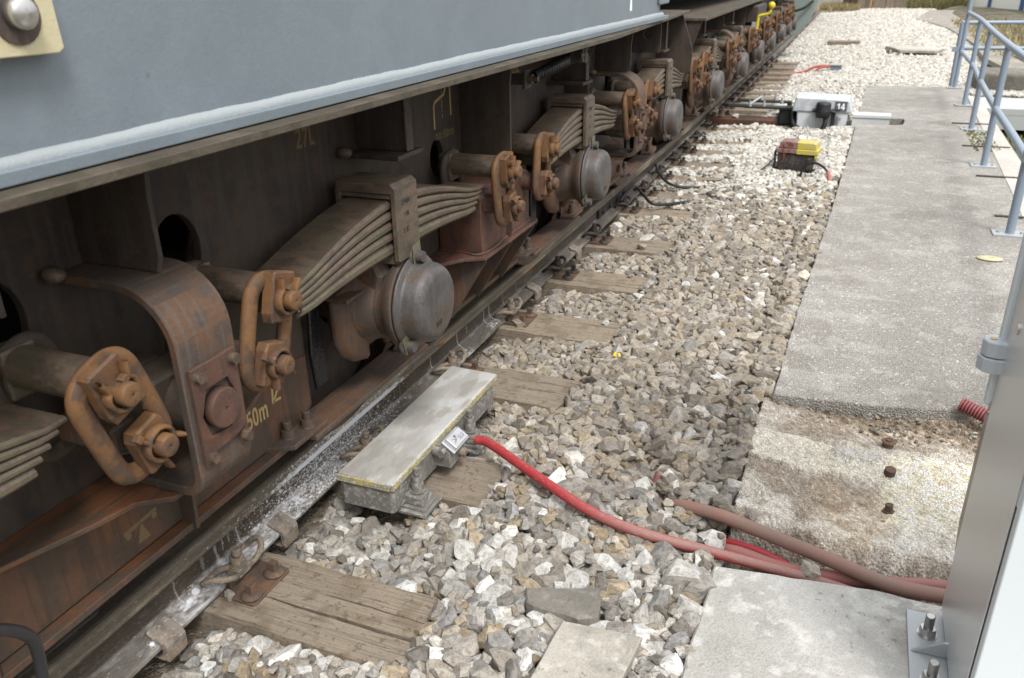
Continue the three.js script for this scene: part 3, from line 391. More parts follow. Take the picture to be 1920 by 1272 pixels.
function railMap(W, H, z0, len, paint) {               // canvas: across = along the rail, down = 1 - perimeter
  const c = document.createElement('canvas'); c.width = W; c.height = H; const x = c.getContext('2d'), im = x.createImageData(W, H);
  for (let j = 0; j < H; j++) for (let i = 0; i < W; i++) {
    const u = i / W, t = (1 - (j + 0.5) / H) * RLEN; let q = [84, 76, 66];
    if (t < 0.075) q = [126, 121, 114]; else if (t < 0.135) q = [70, 60, 48]; else if (t < 0.172) q = [104, 95, 80]; else if (t < 0.181) q = [150, 141, 121]; else if (t < 0.225) q = [126, 116, 98];
    const k = len * u; q = mix3(q, [104, 84, 62], smooth(0.55, 0.75, sample(FB, k * 0.8, t * 3)) * 0.5); q = mix3(q, [56, 50, 45], smooth(0.5, 0.7, sample(FA, k * 0.6, t * 2 + 0.4)) * 0.5); q = mix3(q, [126, 122, 116], smooth(0.6, 0.8, sample(FC, k * 0.35, t * 1.3)) * (t < 0.08 ? 0.7 : 0.3));
    const n = (sample(FD, k * 1.1, t * 4) - 0.5) * 34, o = (j * W + i) * 4; im.data[o] = clamp(q[0] + n, 0, 255); im.data[o + 1] = clamp(q[1] + n, 0, 255); im.data[o + 2] = clamp(q[2] + n, 0, 255); im.data[o + 3] = 255;
  }
  x.putImageData(im, 0, 0);
  if (paint) {
    const px = (z) => (z0 - z) / len * W, py = (t) => (1 - t / RLEN) * H, sx = W / len, sy = H / RLEN;
    const dot = (z, t, r, a, e = 1) => { x.fillStyle = `rgba(226,227,230,${a})`; x.beginPath(); x.ellipse(px(z), py(t), Math.max(0.5, r * sx * e), Math.max(0.5, r * sy), 0, 0, 7); x.fill(); };
    for (let i = 0; i < 26000; i++) {                  // sprayed whitewash, thickest beside the sensor
      const z = -0.58 + (rnd() + rnd() + rnd() - 1.5) * 0.62, w = rnd(), t = w < 0.45 ? rr(0.132, 0.205) : w < 0.72 ? rr(0.004, 0.08) : rr(0.075, 0.135);
      const thick = Math.exp(-(((z + 0.55) / 0.33) ** 2)); if (rnd() > thick * (t > 0.182 ? 0.5 : 1)) continue;
      dot(z, t, rr(0.0005, 0.0019) * (rnd() < 0.06 ? 2 : 1), rr(0.3, 0.85), rr(1, 2));
    }
    for (let i = 0; i < 4200; i++) { const z = rr(0.62, -2.6), t = rr(0.003, 0.2), e = Math.exp(-(((z + 0.3) / 0.75) ** 2)); if (rnd() < 0.18 + 0.5 * e) dot(z, t, rr(0.0003, 0.001), rr(0.3, 0.8), rr(1, 3)); }
    for (let i = 0; i < 2600; i++) { const z = -0.62 + (rnd() + rnd() - 1) * 0.42, t = rr(0.142, 0.184); dot(z, t, rr(0.002, 0.007), rr(0.1, 0.32), 2.4); }
    for (let i = 0; i < 1500; i++) { const z = -0.12 + (rnd() + rnd() - 1) * 0.45, t = rr(0.004, 0.078); dot(z, t, rr(0.0015, 0.006), rr(0.04, 0.16), 2.2); }
    for (let i = 0; i < 700; i++) { const z = 0.02 + (rnd() - 0.5) * 0.5, t = rr(0.004, 0.07); dot(z - t, t, rr(0.001, 0.006), rr(0.05, 0.16), 2); }
    const drip = (z, t0, t1, wd, a, pool) => { let zz = z; x.strokeStyle = `rgba(205,204,202,${a})`; for (let t = t0; t > t1; t -= 0.004) { x.lineWidth = wd * sx * rr(0.7, 1.25); x.beginPath(); x.moveTo(px(zz), py(t)); zz += rr(-0.0012, 0.0012); x.lineTo(px(zz), py(t - 0.0046)); x.stroke(); } if (pool) for (let i = 0; i < 60; i++) dot(zz + rr(-0.03, 0.03) - rr(0, 0.02), Math.max(0.002, t1 - rr(-0.004, 0.035) * pool), rr(0.001, 0.0045), rr(0.12, 0.4), 1.8); };
    for (const [z, t0, t1, w, a, p] of [[0.16, 0.16, 0.05, 0.0045, 0.5, 0.5], [0.17, 0.168, 0.13, 0.01, 0.3, 0], [0.055, 0.165, 0.085, 0.012, 0.28, 0], [0.0, 0.165, 0.06, 0.009, 0.45, 1], [-0.025, 0.165, 0.09, 0.004, 0.5, 0], [-0.05, 0.16, 0.10, 0.005, 0.4, 0], [-0.085, 0.15, 0.055, 0.006, 0.6, 1.4], [-0.11, 0.165, 0.12, 0.006, 0.3, 0], [-0.2, 0.15, 0.06, 0.012, 0.25, 1], [-0.33, 0.14, 0.06, 0.006, 0.5, 1], [-0.72, 0.17, 0.13, 0.008, 0.45, 0], [-1.02, 0.13, 0.09, 0.004, 0.4, 0], [-1.27, 0.135, 0.075, 0.0045, 0.75, 0], [-1.44, 0.17, 0.14, 0.007, 0.65, 0], [-1.52, 0.13, 0.03, 0.0045, 0.75, 1.6], [-1.62, 0.165, 0.09, 0.004, 0.6, 0], [-1.70, 0.17, 0.15, 0.005, 0.4, 0], [-1.80, 0.135, 0.05, 0.0045, 0.7, 0.8], [-1.86, 0.135, 0.04, 0.005, 0.8, 1.6], [-1.94, 0.165, 0.14, 0.008, 0.5, 0], [-2.03, 0.165, 0.055, 0.004, 0.65, 0.8], [-2.09, 0.17, 0.15, 0.009, 0.55, 0], [-2.2, 0.13, 0.08, 0.004, 0.6, 0], [-2.34, 0.165, 0.14, 0.005, 0.35, 0], [-2.7, 0.16, 0.09, 0.004, 0.5, 0], [-2.95, 0.165, 0.12, 0.004, 0.4, 0], [-3.05, 0.165, 0.10, 0.004, 0.3, 0]]) drip(z, t0, t1, w, a, p);
    for (const [z, t, r] of [[0.115, 0.055, 0.010], [0.15, 0.048, 0.005], [0.295, 0.03, 0.006], [0.27, 0.05, 0.002], [-0.19, 0.04, 0.006], [0.34, 0.145, 0.002]]) { dot(z, t, r, 0.95, 1.1); for (let i = 0; i < 22; i++) { const a = rnd() * 6.3, d = r * rr(1, 2.3); dot(z + Math.cos(a) * d, t + Math.sin(a) * d, r * rr(0.05, 0.2), 0.9); } }
    x.fillStyle = 'rgba(235,236,235,0.95)'; x.beginPath(); x.ellipse(px(0.262), py(0.152), 0.006 * sx, 0.014 * sy, 0.25, 0, 7); x.fill();
    for (const [z, t] of [[-1.33, 0.19], [-2.32, 0.175]]) { x.fillStyle = 'rgba(170,105,45,0.8)'; x.beginPath(); x.ellipse(px(z), py(t), 0.03 * sx, 0.006 * sy, 0, 0, 7); x.fill(); }
  }
  const t = new THREE.CanvasTexture(c); t.colorSpace = THREE.SRGBColorSpace; t.wrapS = t.wrapT = THREE.RepeatWrapping; t.flipY = true; return t;
}
tag(railMesh(1.7, -3.92, 0, mat({ map: railMap(2048, 512, 1.7, 5.62, true), bumpMap: B_metal, bumpScale: 0.0006, roughness: 0.6, metalness: 0.1 }), 5.62), 'near length of rail splashed with white paint, up to the joint', 'rail');
tag(railMesh(-3.926, -30, 0, mat({ map: railMap(1024, 256, -3.926, 4, false), roughness: 0.55, metalness: 0.15 }), 4), 'clean length of rail running on from the joint into the distance', 'rail');

// ---------------------------------------------------------------- wooden sleepers
const T_wood = ['0x8d8376', '0x94897a', '0x867c70'].map((h, k) => tex(512, 512, (u, v) => {
  let c = hx(+h); const s = sample(FS, u + k * 0.3, v), s2 = sample(FS, u * 2 + 0.4, v * 2 + k * 0.21);
  c = mix3(c, [112, 102, 90], smooth(0.5, 0.75, s) * 0.5); c = mix3(c, [158, 149, 135], smooth(0.55, 0.8, s2) * 0.45); c = mix3(c, [74, 66, 57], smooth(0.76, 0.82, sample(FS, u * 0.7 + 0.1, v * 2 + k * 0.4)) * 0.6);
  c = mix3(c, [104, 92, 76], smooth(0.55, 0.8, sample(FB, u * 0.7, v * 0.5 + k * 0.3)) * 0.45); c = mix3(c, [66, 56, 46], smooth(0.66, 0.74, sample(FC, u, v + k * 0.2)) * 0.35);
  const g = (sample(FD, u * 2, v * 2) - 0.5) * 26; return [c[0] + g, c[1] + g, c[2] + g];
}, [0.55, 0.45]));
const B_wood = tex(512, 512, (u, v) => sample(FS, u, v) * 0.6 + sample(FS, u * 2 + 0.3, v * 3) * 0.3 + sample(FD, u, v) * 0.2, [0.55, 0.45], { color: false });
const WOOD = T_wood.map((m) => mat({ map: m, color: new THREE.Color(0xeae5de), bumpMap: B_wood, bumpScale: 0.0018, roughness: 0.9 }));
const WOODDARK = mat({ map: T_wood[2], color: new THREE.Color(0x9a8a78), bumpMap: B_wood, bumpScale: 0.004, roughness: 0.95 });
function timber(parent, x1, cracks, wide, y, m, seedOff, ends = []) {  // boards along x, split along the cracks; a crack is a gap that narrows towards the rail
  const lines = [-wide / 2, ...cracks, wide / 2];
  for (let i = 0; i + 1 < lines.length; i++) {
    const a = lines[i], b = lines[i + 1], pts = [], n = 22, xe = x1 + (ends[i] ?? rr(-0.012, 0.008)), ga = i === 0 ? 0 : 0.0038, gb = i + 2 === lines.length ? 0 : 0.0038, j = (k, q) => (sample(FB, seedOff + k * 0.061, q) - 0.5);
    for (let k = 0; k <= n; k++) { const t = k / n, x = lerp(-0.16, xe, t); pts.push([x, a + ga * smooth(0.35, 0.75, t) + j(k, a + 0.3) * (i === 0 ? 0.012 : 0.008)]); }
    for (let k = 1; k < 4; k++) pts.push([xe + j(k + 40, b) * 0.02, lerp(a, b, k / 4)]);
    for (let k = n; k >= 0; k--) { const t = k / n, x = lerp(-0.16, xe, t); pts.push([x, b - gb * smooth(0.35, 0.75, t) + j(k, b + 0.3) * (i + 2 === lines.length ? 0.012 : 0.008)]); }
    const g = plateXZ(pts, y - 0.15, y + rr(-0.003, 0.002), 0.004);
    M(parent, 'timber', g, m);
  }
}
function fastening() {                                 // ribbed plate, two spring loops held down by a clamp and bolt, two screws
  const f = new THREE.Group();
  const p = G(f, 'base_plate');
  M(p, 'steel_plate', [plateXZ([[-0.16, -0.078], [0.142, -0.078], [0.148, -0.07], [0.148, 0.07], [0.142, 0.078], [-0.16, 0.078]], 0, 0.0085), span(0.035, 0.05, 0.008, 0.03, -0.05, 0.05, 0.004)], MT.plate);
  for (const z of [-0.046, 0.05]) M(p, 'sleeper_screw', [latheY([[0, 0.009], [0.029, 0.009], [0.029, 0.013], [0.022, 0.019], [0.015, 0.021], [0, 0.021]], 18).translate(0.118, 0, z), box(0.023, 0.03, 0.021, 0.118, 0.033, z, 0.003).translate(0, 0, 0)], MT.plate);
  const c = G(f, 'rail_clip');
  for (const s of [-1, 1]) M(c, 'spring_loop', tube([[0.05, 0.028, s * 0.022], [0.064, 0.04, s * 0.04], [0.062, 0.056, s * 0.072], [0.04, 0.064, s * 0.094], [0.012, 0.052, s * 0.098], [-0.006, 0.034, s * 0.086], [-0.008, 0.03, s * 0.058], [0.006, 0.042, s * 0.036], [0.03, 0.05, s * 0.02]], 0.0086, 48, 9), MT.clip2);
  M(c, 'clamp', [span(0.016, 0.064, 0.02, 0.047, -0.026, 0.026, 0.006)], MT.clip2);
  M(c, 'bolt', [hex(0.021, 0.024).translate(0.04, 0.064, 0), cyl(0.025, 0.025, [0.04, 0.047, 0], [0.04, 0.0515, 0], 16), thread(0.0125, 0.076, 0.096, 4).translate(0.04, 0, 0)], MT.clip2);
  return f;
}
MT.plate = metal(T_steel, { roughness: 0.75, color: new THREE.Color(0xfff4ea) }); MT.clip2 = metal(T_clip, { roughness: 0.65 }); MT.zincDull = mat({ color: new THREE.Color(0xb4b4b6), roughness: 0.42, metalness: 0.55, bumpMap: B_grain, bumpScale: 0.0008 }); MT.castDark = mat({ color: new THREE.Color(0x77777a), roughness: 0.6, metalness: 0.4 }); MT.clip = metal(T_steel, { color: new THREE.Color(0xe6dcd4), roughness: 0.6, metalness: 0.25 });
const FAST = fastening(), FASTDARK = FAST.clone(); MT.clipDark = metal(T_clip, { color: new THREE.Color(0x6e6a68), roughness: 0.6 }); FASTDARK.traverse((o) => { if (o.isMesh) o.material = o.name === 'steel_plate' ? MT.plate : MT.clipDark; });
const SLEEPERS = [[0, 0.600, [-0.035, 0.03], -0.168, 0], [-0.665, 0.515, [], -0.172, 2], [-1.335, 0.555, [-0.055, 0.0125], -0.166, 0], [-1.965, 0.572, [-0.06], -0.166, 1], [-2.63, 0.518, [-0.07, -0.03, 0.02, 0.06], -0.167, 1], [-3.31, 0.545, [-0.05], -0.172, 0], [-4.03, 0.54, [-0.04, 0.03], -0.17, 1], [-4.55, 0.54, [0.03], -0.182, 0], [-5.1, 0.55, [], -0.178, 1], [-5.62, 0.55, [0.02], -0.172, 0], [-6.15, 0.55, [], -0.174, 1], [-6.68, 0.55, [], -0.178, 0], [-7.35, 0.56, [], -0.168, 1], [-8.28, 0.52, [], -0.168, 0], [-8.78, 0.52, [], -0.165, 1], [-9.28, 0.52, [], -0.165, 0], [-9.78, 0.52, [], -0.165, 1], [-10.28, 0.52, [], -0.165, 1], [-10.8, 0.52, [], -0.165, 0], [-11.35, 0.52, [], -0.165, 1], [-11.95, 0.52, [], -0.165, 0], [-12.6, 0.52, [], -0.168, 1], [-13.4, 0.5, [], -0.172, 0], [-14.3, 0.5, [], -0.178, 1]];
const ORD = ['first', 'second', 'third', 'fourth', 'fifth', 'sixth', 'seventh', 'eighth', 'ninth', 'tenth', 'eleventh', 'twelfth', 'thirteenth', 'fourteenth', 'fifteenth', 'sixteenth', 'seventeenth', 'eighteenth', 'nineteenth', 'twentieth', 'twenty-first', 'twenty-second', 'twenty-third', 'twenty-fourth'];
const SLABEL = ['nearest wooden sleeper with two long cracks and a bare rusty plate', 'wooden sleeper half hidden under the near end of the yellow edged sensor box', 'wooden sleeper split in three at the far end of the sensor box', 'brown wooden sleeper with a single board split off its far side', 'deeply grooved wooden sleeper, second beyond the sensor box', 'wooden sleeper beside two large white stones, third beyond the sensor box', 'wooden sleeper just before the rail joint'];
SLEEPERS.forEach(([z, x1, cr, y, m], i) => {
  const s = G(scene, 'wooden_sleeper', bend(z), 0, z); s.rotation.y = rr(-0.012, 0.012);
  timber(s, x1, cr, i ? 0.25 : 0.262, y, WOOD[m], i * 0.37 + 0.11, i === 2 ? [0.0, 0.012, -0.022] : []);
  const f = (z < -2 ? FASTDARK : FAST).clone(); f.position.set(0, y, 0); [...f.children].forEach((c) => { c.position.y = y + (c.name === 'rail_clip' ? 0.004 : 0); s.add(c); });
  tag(s, SLABEL[i] ?? `weathered wooden sleeper, ${ORD[i]} from the near end of the track`, 'sleeper', 'wooden sleepers under the rail');
});
{ // hollow steel sleeper that carries the point rods
  const s = tag(G(scene, 'steel_sleeper', bend(-7.85), 0, -7.80), 'rusty hollow steel sleeper in front of the grey point machine', 'steel sleeper');
  M(s, 'trough', [span(-0.1, 0.66, -0.125, -0.112, -0.13, 0.16), span(-0.1, 0.66, -0.25, -0.12, 0.161, 0.173), span(-0.1, 0.66, -0.25, -0.12, -0.145, -0.131), span(0.662, 0.675, -0.26, -0.108, -0.15, 0.18)], metal(T_low, { color: new THREE.Color(0xb0a498) }));
  const f = FAST.clone(); [...f.children].forEach((c) => { c.position.y = -0.11; s.add(c); });
}
{ // keeper blocks clamped on the rail foot between the sleepers
  for (const [z, lab] of [[0.255, 'dark clamp on the rail foot on the near side of the nearest sleeper'], [-0.215, 'dark hooked clamp on the rail foot before the sensor box'], [-2.32, 'small black clamp on the rail foot before the deeply grooved sleeper'], [-3.0, 'small black clamp on the rail foot, third from the sensor box']]) {
    const k = M(scene, 'rail_anchor', [plateXY([[-0.004, -0.119], [0.03, -0.133], [0.047, -0.14], [0.053, -0.152], [0.052, -0.192], [0.038, -0.192], [0.0365, -0.151], [0.0335, -0.1455], [-0.002, -0.1315]], -0.034, 0.034, 0.003), span(0.0, 0.05, -0.2, -0.1925, -0.03, 0.03, 0.003)], MT.clip2);
    k.position.z = z; tag(k, lab, 'rail clamp', 'clamps on the rail foot');
  }
  const j = tag(G(scene, 'rail_joint', 0, 0, -3.92), 'steel fishplate on the side of the rail at the joint with the wires', 'rail joint');
  M(j, 'fishplate', [plateXY([[-0.026, -0.062], [-0.012, -0.058], [-0.008, -0.09], [-0.012, -0.12], [-0.022, -0.126]], -0.33, 0.33)], MT.rubber);
  for (const z of [-0.25, -0.09, 0.09, 0.25]) M(j, 'bolt', [hex(0.017, 0.016, 'x').translate(-0.002, -0.088, z)], MT.clip);
}

// ---------------------------------------------------------------- ground, concrete, paths
const T_conc = (base, peb, seedOff, k = 1, stain = 0.5, size = 1024, m = 0.9, big = 1) => tex(size, size, (U, W) => { const u = U * big, v = W * big;       // exposed aggregate: pebbles in a grey paste
  const d = sample(CD, u * 2 + seedOff, v * 2), id = sample(CI, u * 2 + seedOff, v * 2), p = smooth(0.42, 0.3, d) * (id > 0.4 ? 1 : 0.25);
  let c = hx(base); c = mix3(c, mix3(hx(peb), [110, 105, 98], id * 0.9), p * 0.75 * k); if (id > 0.9) c = mix3(c, [218, 215, 208], p * 0.75 * k);
  const d2 = sample(CD, u * 5 + 0.3, v * 5 + seedOff); c = mix3(c, [70, 67, 63], smooth(0.45, 0.75, d2) * 0.45 * k);
  c = mix3(c, [96, 91, 84], smooth(0.45, 0.8, sample(FA, U + seedOff, W)) * stain * 0.3); c = mix3(c, [176, 172, 165], smooth(0.6, 0.8, sample(FC, u * 0.5, v * 0.5 + seedOff)) * 0.35);
  if (big > 1) { c = mix3(c, [92, 84, 74], smooth(0.62, 0.75, sample(FB, U * 0.8, W * 0.8)) * 0.18); c = mix3(c, [206, 202, 194], smooth(0.66, 0.78, sample(FB, U + 0.4, W * 1.3)) * 0.2); }
  const g = (sample(FD, u * 4, v * 4) - 0.5) * 66; return [c[0] + g, c[1] + g, c[2] + g];
}, m);
const B_conc = tex(512, 512, (u, v) => 0.55 * smooth(0.6, 0.1, sample(CD, u, v)) + 0.25 * sample(FD, u * 2, v * 2) + 0.25 * sample(FC, u, v), 0.45, { color: false });
const C_walk = mat({ map: T_conc(0x95918a, 0xc8c3ba, 0.1, 1, 0.6, 2048, 2.6, 2), bumpMap: B_conc, bumpScale: 0.005, roughness: 0.95 });
const T_smooth = tex(1024, 1024, (u, v) => {
  let c = [156, 153, 147]; c = mix3(c, [180, 178, 173], smooth(0.35, 0.75, sample(FA, u, v)) * 0.8); c = mix3(c, [140, 138, 132], smooth(0.45, 0.75, sample(FB, u, v + 0.3)) * smooth(0.3, 0.7, sample(FA, u + 0.5, v + 0.2)) * 0.7); c = mix3(c, [200, 198, 194], smooth(0.5, 0.85, sample(FC, u * 0.9, v * 0.9)) * 0.6); c = mix3(c, [108, 106, 100], smooth(0.70, 0.86, sample(FC, u * 1.9, v * 1.9 + 0.2)) * smooth(0.35, 0.6, sample(FB, u * 0.5, v * 0.5)) * 0.7);
  const g = (sample(FD, u * 3, v * 3) - 0.5) * 30; return [c[0] + g, c[1] + g, c[2] + g];
}, 1.2);
const C_slab = mat({ map: T_smooth, bumpMap: B_grain, bumpScale: 0.003, roughness: 0.95 }), C_plate = mat({ map: T_smooth, color: new THREE.Color(0xf6f1ea), bumpMap: B_grain, bumpScale: 0.0016, roughness: 0.9 });
const T_soil = layered(512, 0.7, 0x7b7164, [[0x8d8478, FB, 1, 1, 0.5, 0.15, 0.8], [0x5f5446, FA, 1, 1, 0.6, 0.1, 0.7], [0xa39b8f, FC, 1, 1, 0.65, 0.08, 0.8], [0x4d443a, FC, 2, 2, 0.72, 0.05, 0.6, 0.4]], 20);
const C_soil = mat({ map: T_soil, bumpMap: B_conc, bumpScale: 0.008, roughness: 1 });
const edgeNoise = (pts, amp, step, off) => { const out = []; pts.forEach((p, i) => { const q = pts[(i + 1) % pts.length], L = Math.hypot(q[0] - p[0], q[1] - p[1]), n = Math.max(1, Math.floor(L / step)); for (let k = 0; k < n; k++) { const t = k / n, a = amp * (k ? 1 : 0.3); out.push([lerp(p[0], q[0], t) + (sample(FB, off + i * 0.17 + t * L * 0.9, 0.2) - 0.5) * 2 * a, lerp(p[1], q[1], t) + (sample(FB, off + i * 0.17 + t * L * 0.9, 0.7) - 0.5) * 2 * a]); } }); return out; };
tag(M(scene, 'ground', new THREE.PlaneGeometry(500, 500).rotateX(-PI / 2).translate(0, -0.55, 0), mat({ map: T_soil, color: new THREE.Color(0xb8b4a4), roughness: 1 })), 'bare earth under and around the railway yard', 'ground', null, 'structure');
const bedY = (x, z) => -0.245 + 0.045 * smooth(0.15, 1.0, x) + 0.02 * (sample(FA, x * 0.6, z * 0.31) - 0.5) + (z < -8 ? 0.03 * smooth(-8, -11, z) : 0) ;
let bed;
{
  const nx = 40, nz = 200, P = [], I = [];
  for (let j = 0; j <= nz; j++) for (let i = 0; i <= nx; i++) { const z = lerp(1.6, -15.5, j / nz), x = lerp(-1.7, 1.62, i / nx); P.push(x + bend(z), bedY(x, z) - 0.09 * smooth(-10.9, -11.3, z) * smooth(0.5, 0.6, x) + 0.012 * (sample(FC, x, z * 0.7) - 0.5), z); }
  for (let j = 0; j < nz; j++) for (let i = 0; i < nx; i++) { const p = j * (nx + 1) + i; I.push(p, p + 1, p + nx + 1, p + 1, p + nx + 2, p + nx + 1); }
  let g = new THREE.BufferGeometry(); g.setAttribute('position', new THREE.Float32BufferAttribute(P, 3)); g.setIndex(I); g.computeVertexNormals();
  bed = tag(M(scene, 'ballast_bed', g, C_soil), 'grey and tan crushed stone ballast between the rail and the concrete walkway', 'ballast', null, 'structure');
}
const farY = (x, z) => -0.20 + 0.03 * (sample(FA, x * 0.15, z * 0.06) - 0.5) + 0.10 * smooth(-12, -20, z) * smooth(-0.5, 1.5, x);
{
  const P = [], I = [], nx = 40, nz = 50;
  for (let j = 0; j <= nz; j++) for (let i = 0; i <= nx; i++) { const z = lerp(-10.9, -36, j / nz), x = lerp(-3, 5.2, i / nx); P.push(x, farY(x, z) - 0.03, z); }
  for (let j = 0; j < nz; j++) for (let i = 0; i < nx; i++) { const p = j * (nx + 1) + i; I.push(p, p + 1, p + nx + 1, p + 1, p + nx + 2, p + nx + 1); }
  let g = new THREE.BufferGeometry(); g.setAttribute('position', new THREE.Float32BufferAttribute(P, 3)); g.setIndex(I); g.computeVertexNormals();
  tag(M(scene, 'gravel_yard', g, mat({ map: T_soil, color: new THREE.Color(0xf2efe8), bumpMap: B_conc, bumpScale: 0.01, roughness: 1 })), 'white gravel yard beyond the walkway', 'gravel', null, 'structure');
}
{ // the long walkway: two cast lengths with a notch between them for the rod cover
  const w = tag(G(scene, 'walkway'), 'long grey exposed pebble concrete walkway beside the ballast', 'walkway', null, 'structure');
  M(w, 'near_slab', plateXZ(edgeNoise([[1.281, -1.47], [1.293, -2.226], [1.358, -4.25], [1.405, -6.3], [1.43, -7.63], [1.80, -7.66], [1.86, -7.72], [1.88, -8.0], [2.60, -8.0], [2.50, -4.8], [2.37, -1.62], [2.0, -1.6], [1.85, -1.555], [1.6, -1.50]], 0.008, 0.05, 0.3), -0.36, -0.10, 0.004), C_walk);
  M(w, 'far_slab', plateXZ(edgeNoise([[1.43, -8.12], [1.49, -10.75], [2.62, -10.85], [2.62, -8.006], [1.885, -8.006], [1.87, -8.11]], 0.008, 0.07, 0.6), -0.36, -0.104, 0.004), C_walk);
}
const T_peb = tex(1024, 1024, (u, v) => { const d = sample(CD, u * 2, v * 2), id = sample(CI, u * 2, v * 2), p = smooth(0.45, 0.3, d), d2 = sample(CD, u * 4 + 0.3, v * 4); let k = 212 + (sample(FD, u * 4, v * 4) - 0.5) * 52 + p * (id - 0.35) * 60 - smooth(0.5, 0.8, d2) * 44; return [k, k * 0.985, k * 0.965]; }, 0.75);
{ // the broken concrete between the walkway and the near slab
  const nx = 150, nz = 120, P = [], I = [], C = [];
  for (let j = 0; j <= nz; j++) for (let i = 0; i <= nx; i++) {
    const t = i / nx, s = j / nz, x = lerp(1.245 + 0.012 * (sample(FB, s, 0.4) - 0.5), 2.45, t), z = lerp(-0.40, -1.62, s);
    const e = (sample(FA, x * 0.5, z * 0.5) - 0.5), f = sample(FC, x * 0.6, z * 0.6) - 0.5, h = sample(FB, x * 0.6, z * 0.6 + 0.3) - 0.5;
    let y = -0.126 + 0.02 * e + 0.010 * f, c = [160, 155, 147];
    const trench = smooth(-0.72 + 0.05 * h + 0.05 * (x - 1.3), -0.60 + 0.05 * h + 0.05 * (x - 1.3), z); y -= 0.075 * trench; c = mix3(c, [126, 121, 114], trench);
    c = mix3(c, [118, 107, 95], smooth(0.5, 0.62, sample(FB, x * 0.5 + 0.2, z * 0.9)) * 0.6);
    const dirt = smooth(-1.24 - 0.10 * (x - 1.3) + 0.10 * h, -1.34 - 0.10 * (x - 1.3) + 0.10 * h, z) * smooth(1.35, 1.55, x + 0.2 * h); y -= dirt * 0.012; y += dirt * 0.022 * (sample(FC, x * 0.9, z * 0.9) - 0.4); c = mix3(c, mix3([124, 110, 94], [170, 162, 151], smooth(0.45, 0.75, sample(FC, x * 1.3, z * 1.3))), dirt * 0.9);
    const band = smooth(0.09, 0.0, Math.abs(z + 1.49)) * smooth(1.25, 1.3, x); y -= band * 0.010; c = mix3(c, [100, 88, 74], band * 0.6);
    const patch = smooth(0.03, 0.0, Math.max(Math.hypot((x - 1.40) / 0.25, (z + 1.12 - (x - 1.4) * 0.15) / 0.10) - 1 + 0.5 * h, 0)); y += patch * 0.010; c = mix3(c, [182, 177, 166], patch * 0.95);
    const patch2 = smooth(0.03, 0.0, Math.max(Math.hypot((x - 1.585) / 0.085, (z + 1.155) / 0.05) - 1 + 0.6 * h, 0)); y += patch2 * 0.009; c = mix3(c, [160, 158, 153], patch2 * 0.9);
    const pale = smooth(1.62, 1.68, x + 0.05 * h + 0.03 * (z + 1)) * smooth(-1.24, -1.20, z + 0.06 * h + 0.1 * (x - 1.7)) * (1 - smooth(-0.83, -0.74, z + 0.08 * h)); y += pale * (0.006 + 0.006 * sample(FC, x * 2, z * 2)); c = mix3(c, mix3([176, 168, 148], [222, 216, 200], smooth(0.3, 0.7, sample(FC, x * 1.7, z * 1.7))), pale * 0.9);
    const rust = smooth(0.5, 0.7, sample(FA, x * 0.9 + 0.1, z * 0.7)) * smooth(1.42, 1.55, x) * smooth(1.72, 1.6, x) * (1 - trench) * (1 - patch2) * smooth(-1.3, -1.0, z); c = mix3(c, [158, 134, 106], rust * 0.42);
    const lime = smooth(0.12, 0.0, Math.abs(z + 0.76 + 0.05 * h - 0.05 * (x - 1.3))) * smooth(0.4, 0.7, sample(FB, x * 1.1, z * 1.4)); c = mix3(c, [196, 193, 188], lime * 0.7);
    const q = (sample(FD, x * 3, z * 3) - 0.5) * 70 + (sample(FC, x * 2.2, z * 2.2 + 0.4) - 0.5) * 40; c = c.map((k) => clamp((k + q) * 1.36, 20, 255) / 255);
    const L = new THREE.Color().setRGB(c[0], c[1], c[2], THREE.SRGBColorSpace); P.push(x, y + 0.004 * (sample(FD, x * 2, z * 2) - 0.5), z); C.push(L.r, L.g, L.b);
  }
  for (let j = 0; j < nz; j++) for (let i = 0; i < nx; i++) { const p = j * (nx + 1) + i; I.push(p, p + 1, p + nx + 1, p + 1, p + nx + 2, p + nx + 1); }
  const skirt = P.length / 3; for (let j = 0; j <= nz; j++) { const p = j * (nx + 1) * 3; P.push(P[p] - 0.012, -0.33, P[p + 2]); const k = j * (nx + 1) * 3; C.push(C[k], C[k + 1], C[k + 2]); } for (let j = 0; j < nz; j++) { const a = j * (nx + 1), b = (j + 1) * (nx + 1); I.push(a, b, skirt + j, b, skirt + j + 1, skirt + j); }
  let g = new THREE.BufferGeometry(); g.setAttribute('position', new THREE.Float32BufferAttribute(P, 3)); g.setAttribute('color', new THREE.Float32BufferAttribute(C, 3)); g.setIndex(I); g.computeVertexNormals();
  tag(M(scene, 'broken_concrete', g, mat({ vertexColors: true, map: T_peb, bumpMap: B_conc, bumpScale: 0.006, roughness: 1 })), 'low broken concrete with brown dirt and a pale yellowish patch beside the cables', 'concrete', null, 'structure');
}
tag(M(scene, 'concrete_slab', plateXZ(edgeNoise([[1.24, -0.43], [1.233, -0.018], [1.205, 0.7], [2.6, 0.7], [2.6, -0.46], [2.0, -0.47], [1.70, -0.472], [1.63, -0.477], [1.43, -0.45]], 0.006, 0.035, 0.8), -0.34, -0.10, 0.005), C_slab), 'pale concrete slab at the bottom right under the grey cabinet', 'concrete slab', null, 'structure');
tag(M(scene, 'concrete_plate', plateXZ(edgeNoise([[0.931, -0.10], [1.124, -0.117], [1.112, 0.03], [1.10, 0.30], [0.905, 0.30], [0.919, 0.103]], 0.003, 0.03, 0.1), -0.155, -0.105, 0.004), C_plate), 'smooth square-edged concrete plate lying in the stones at the bottom edge', 'concrete plate');
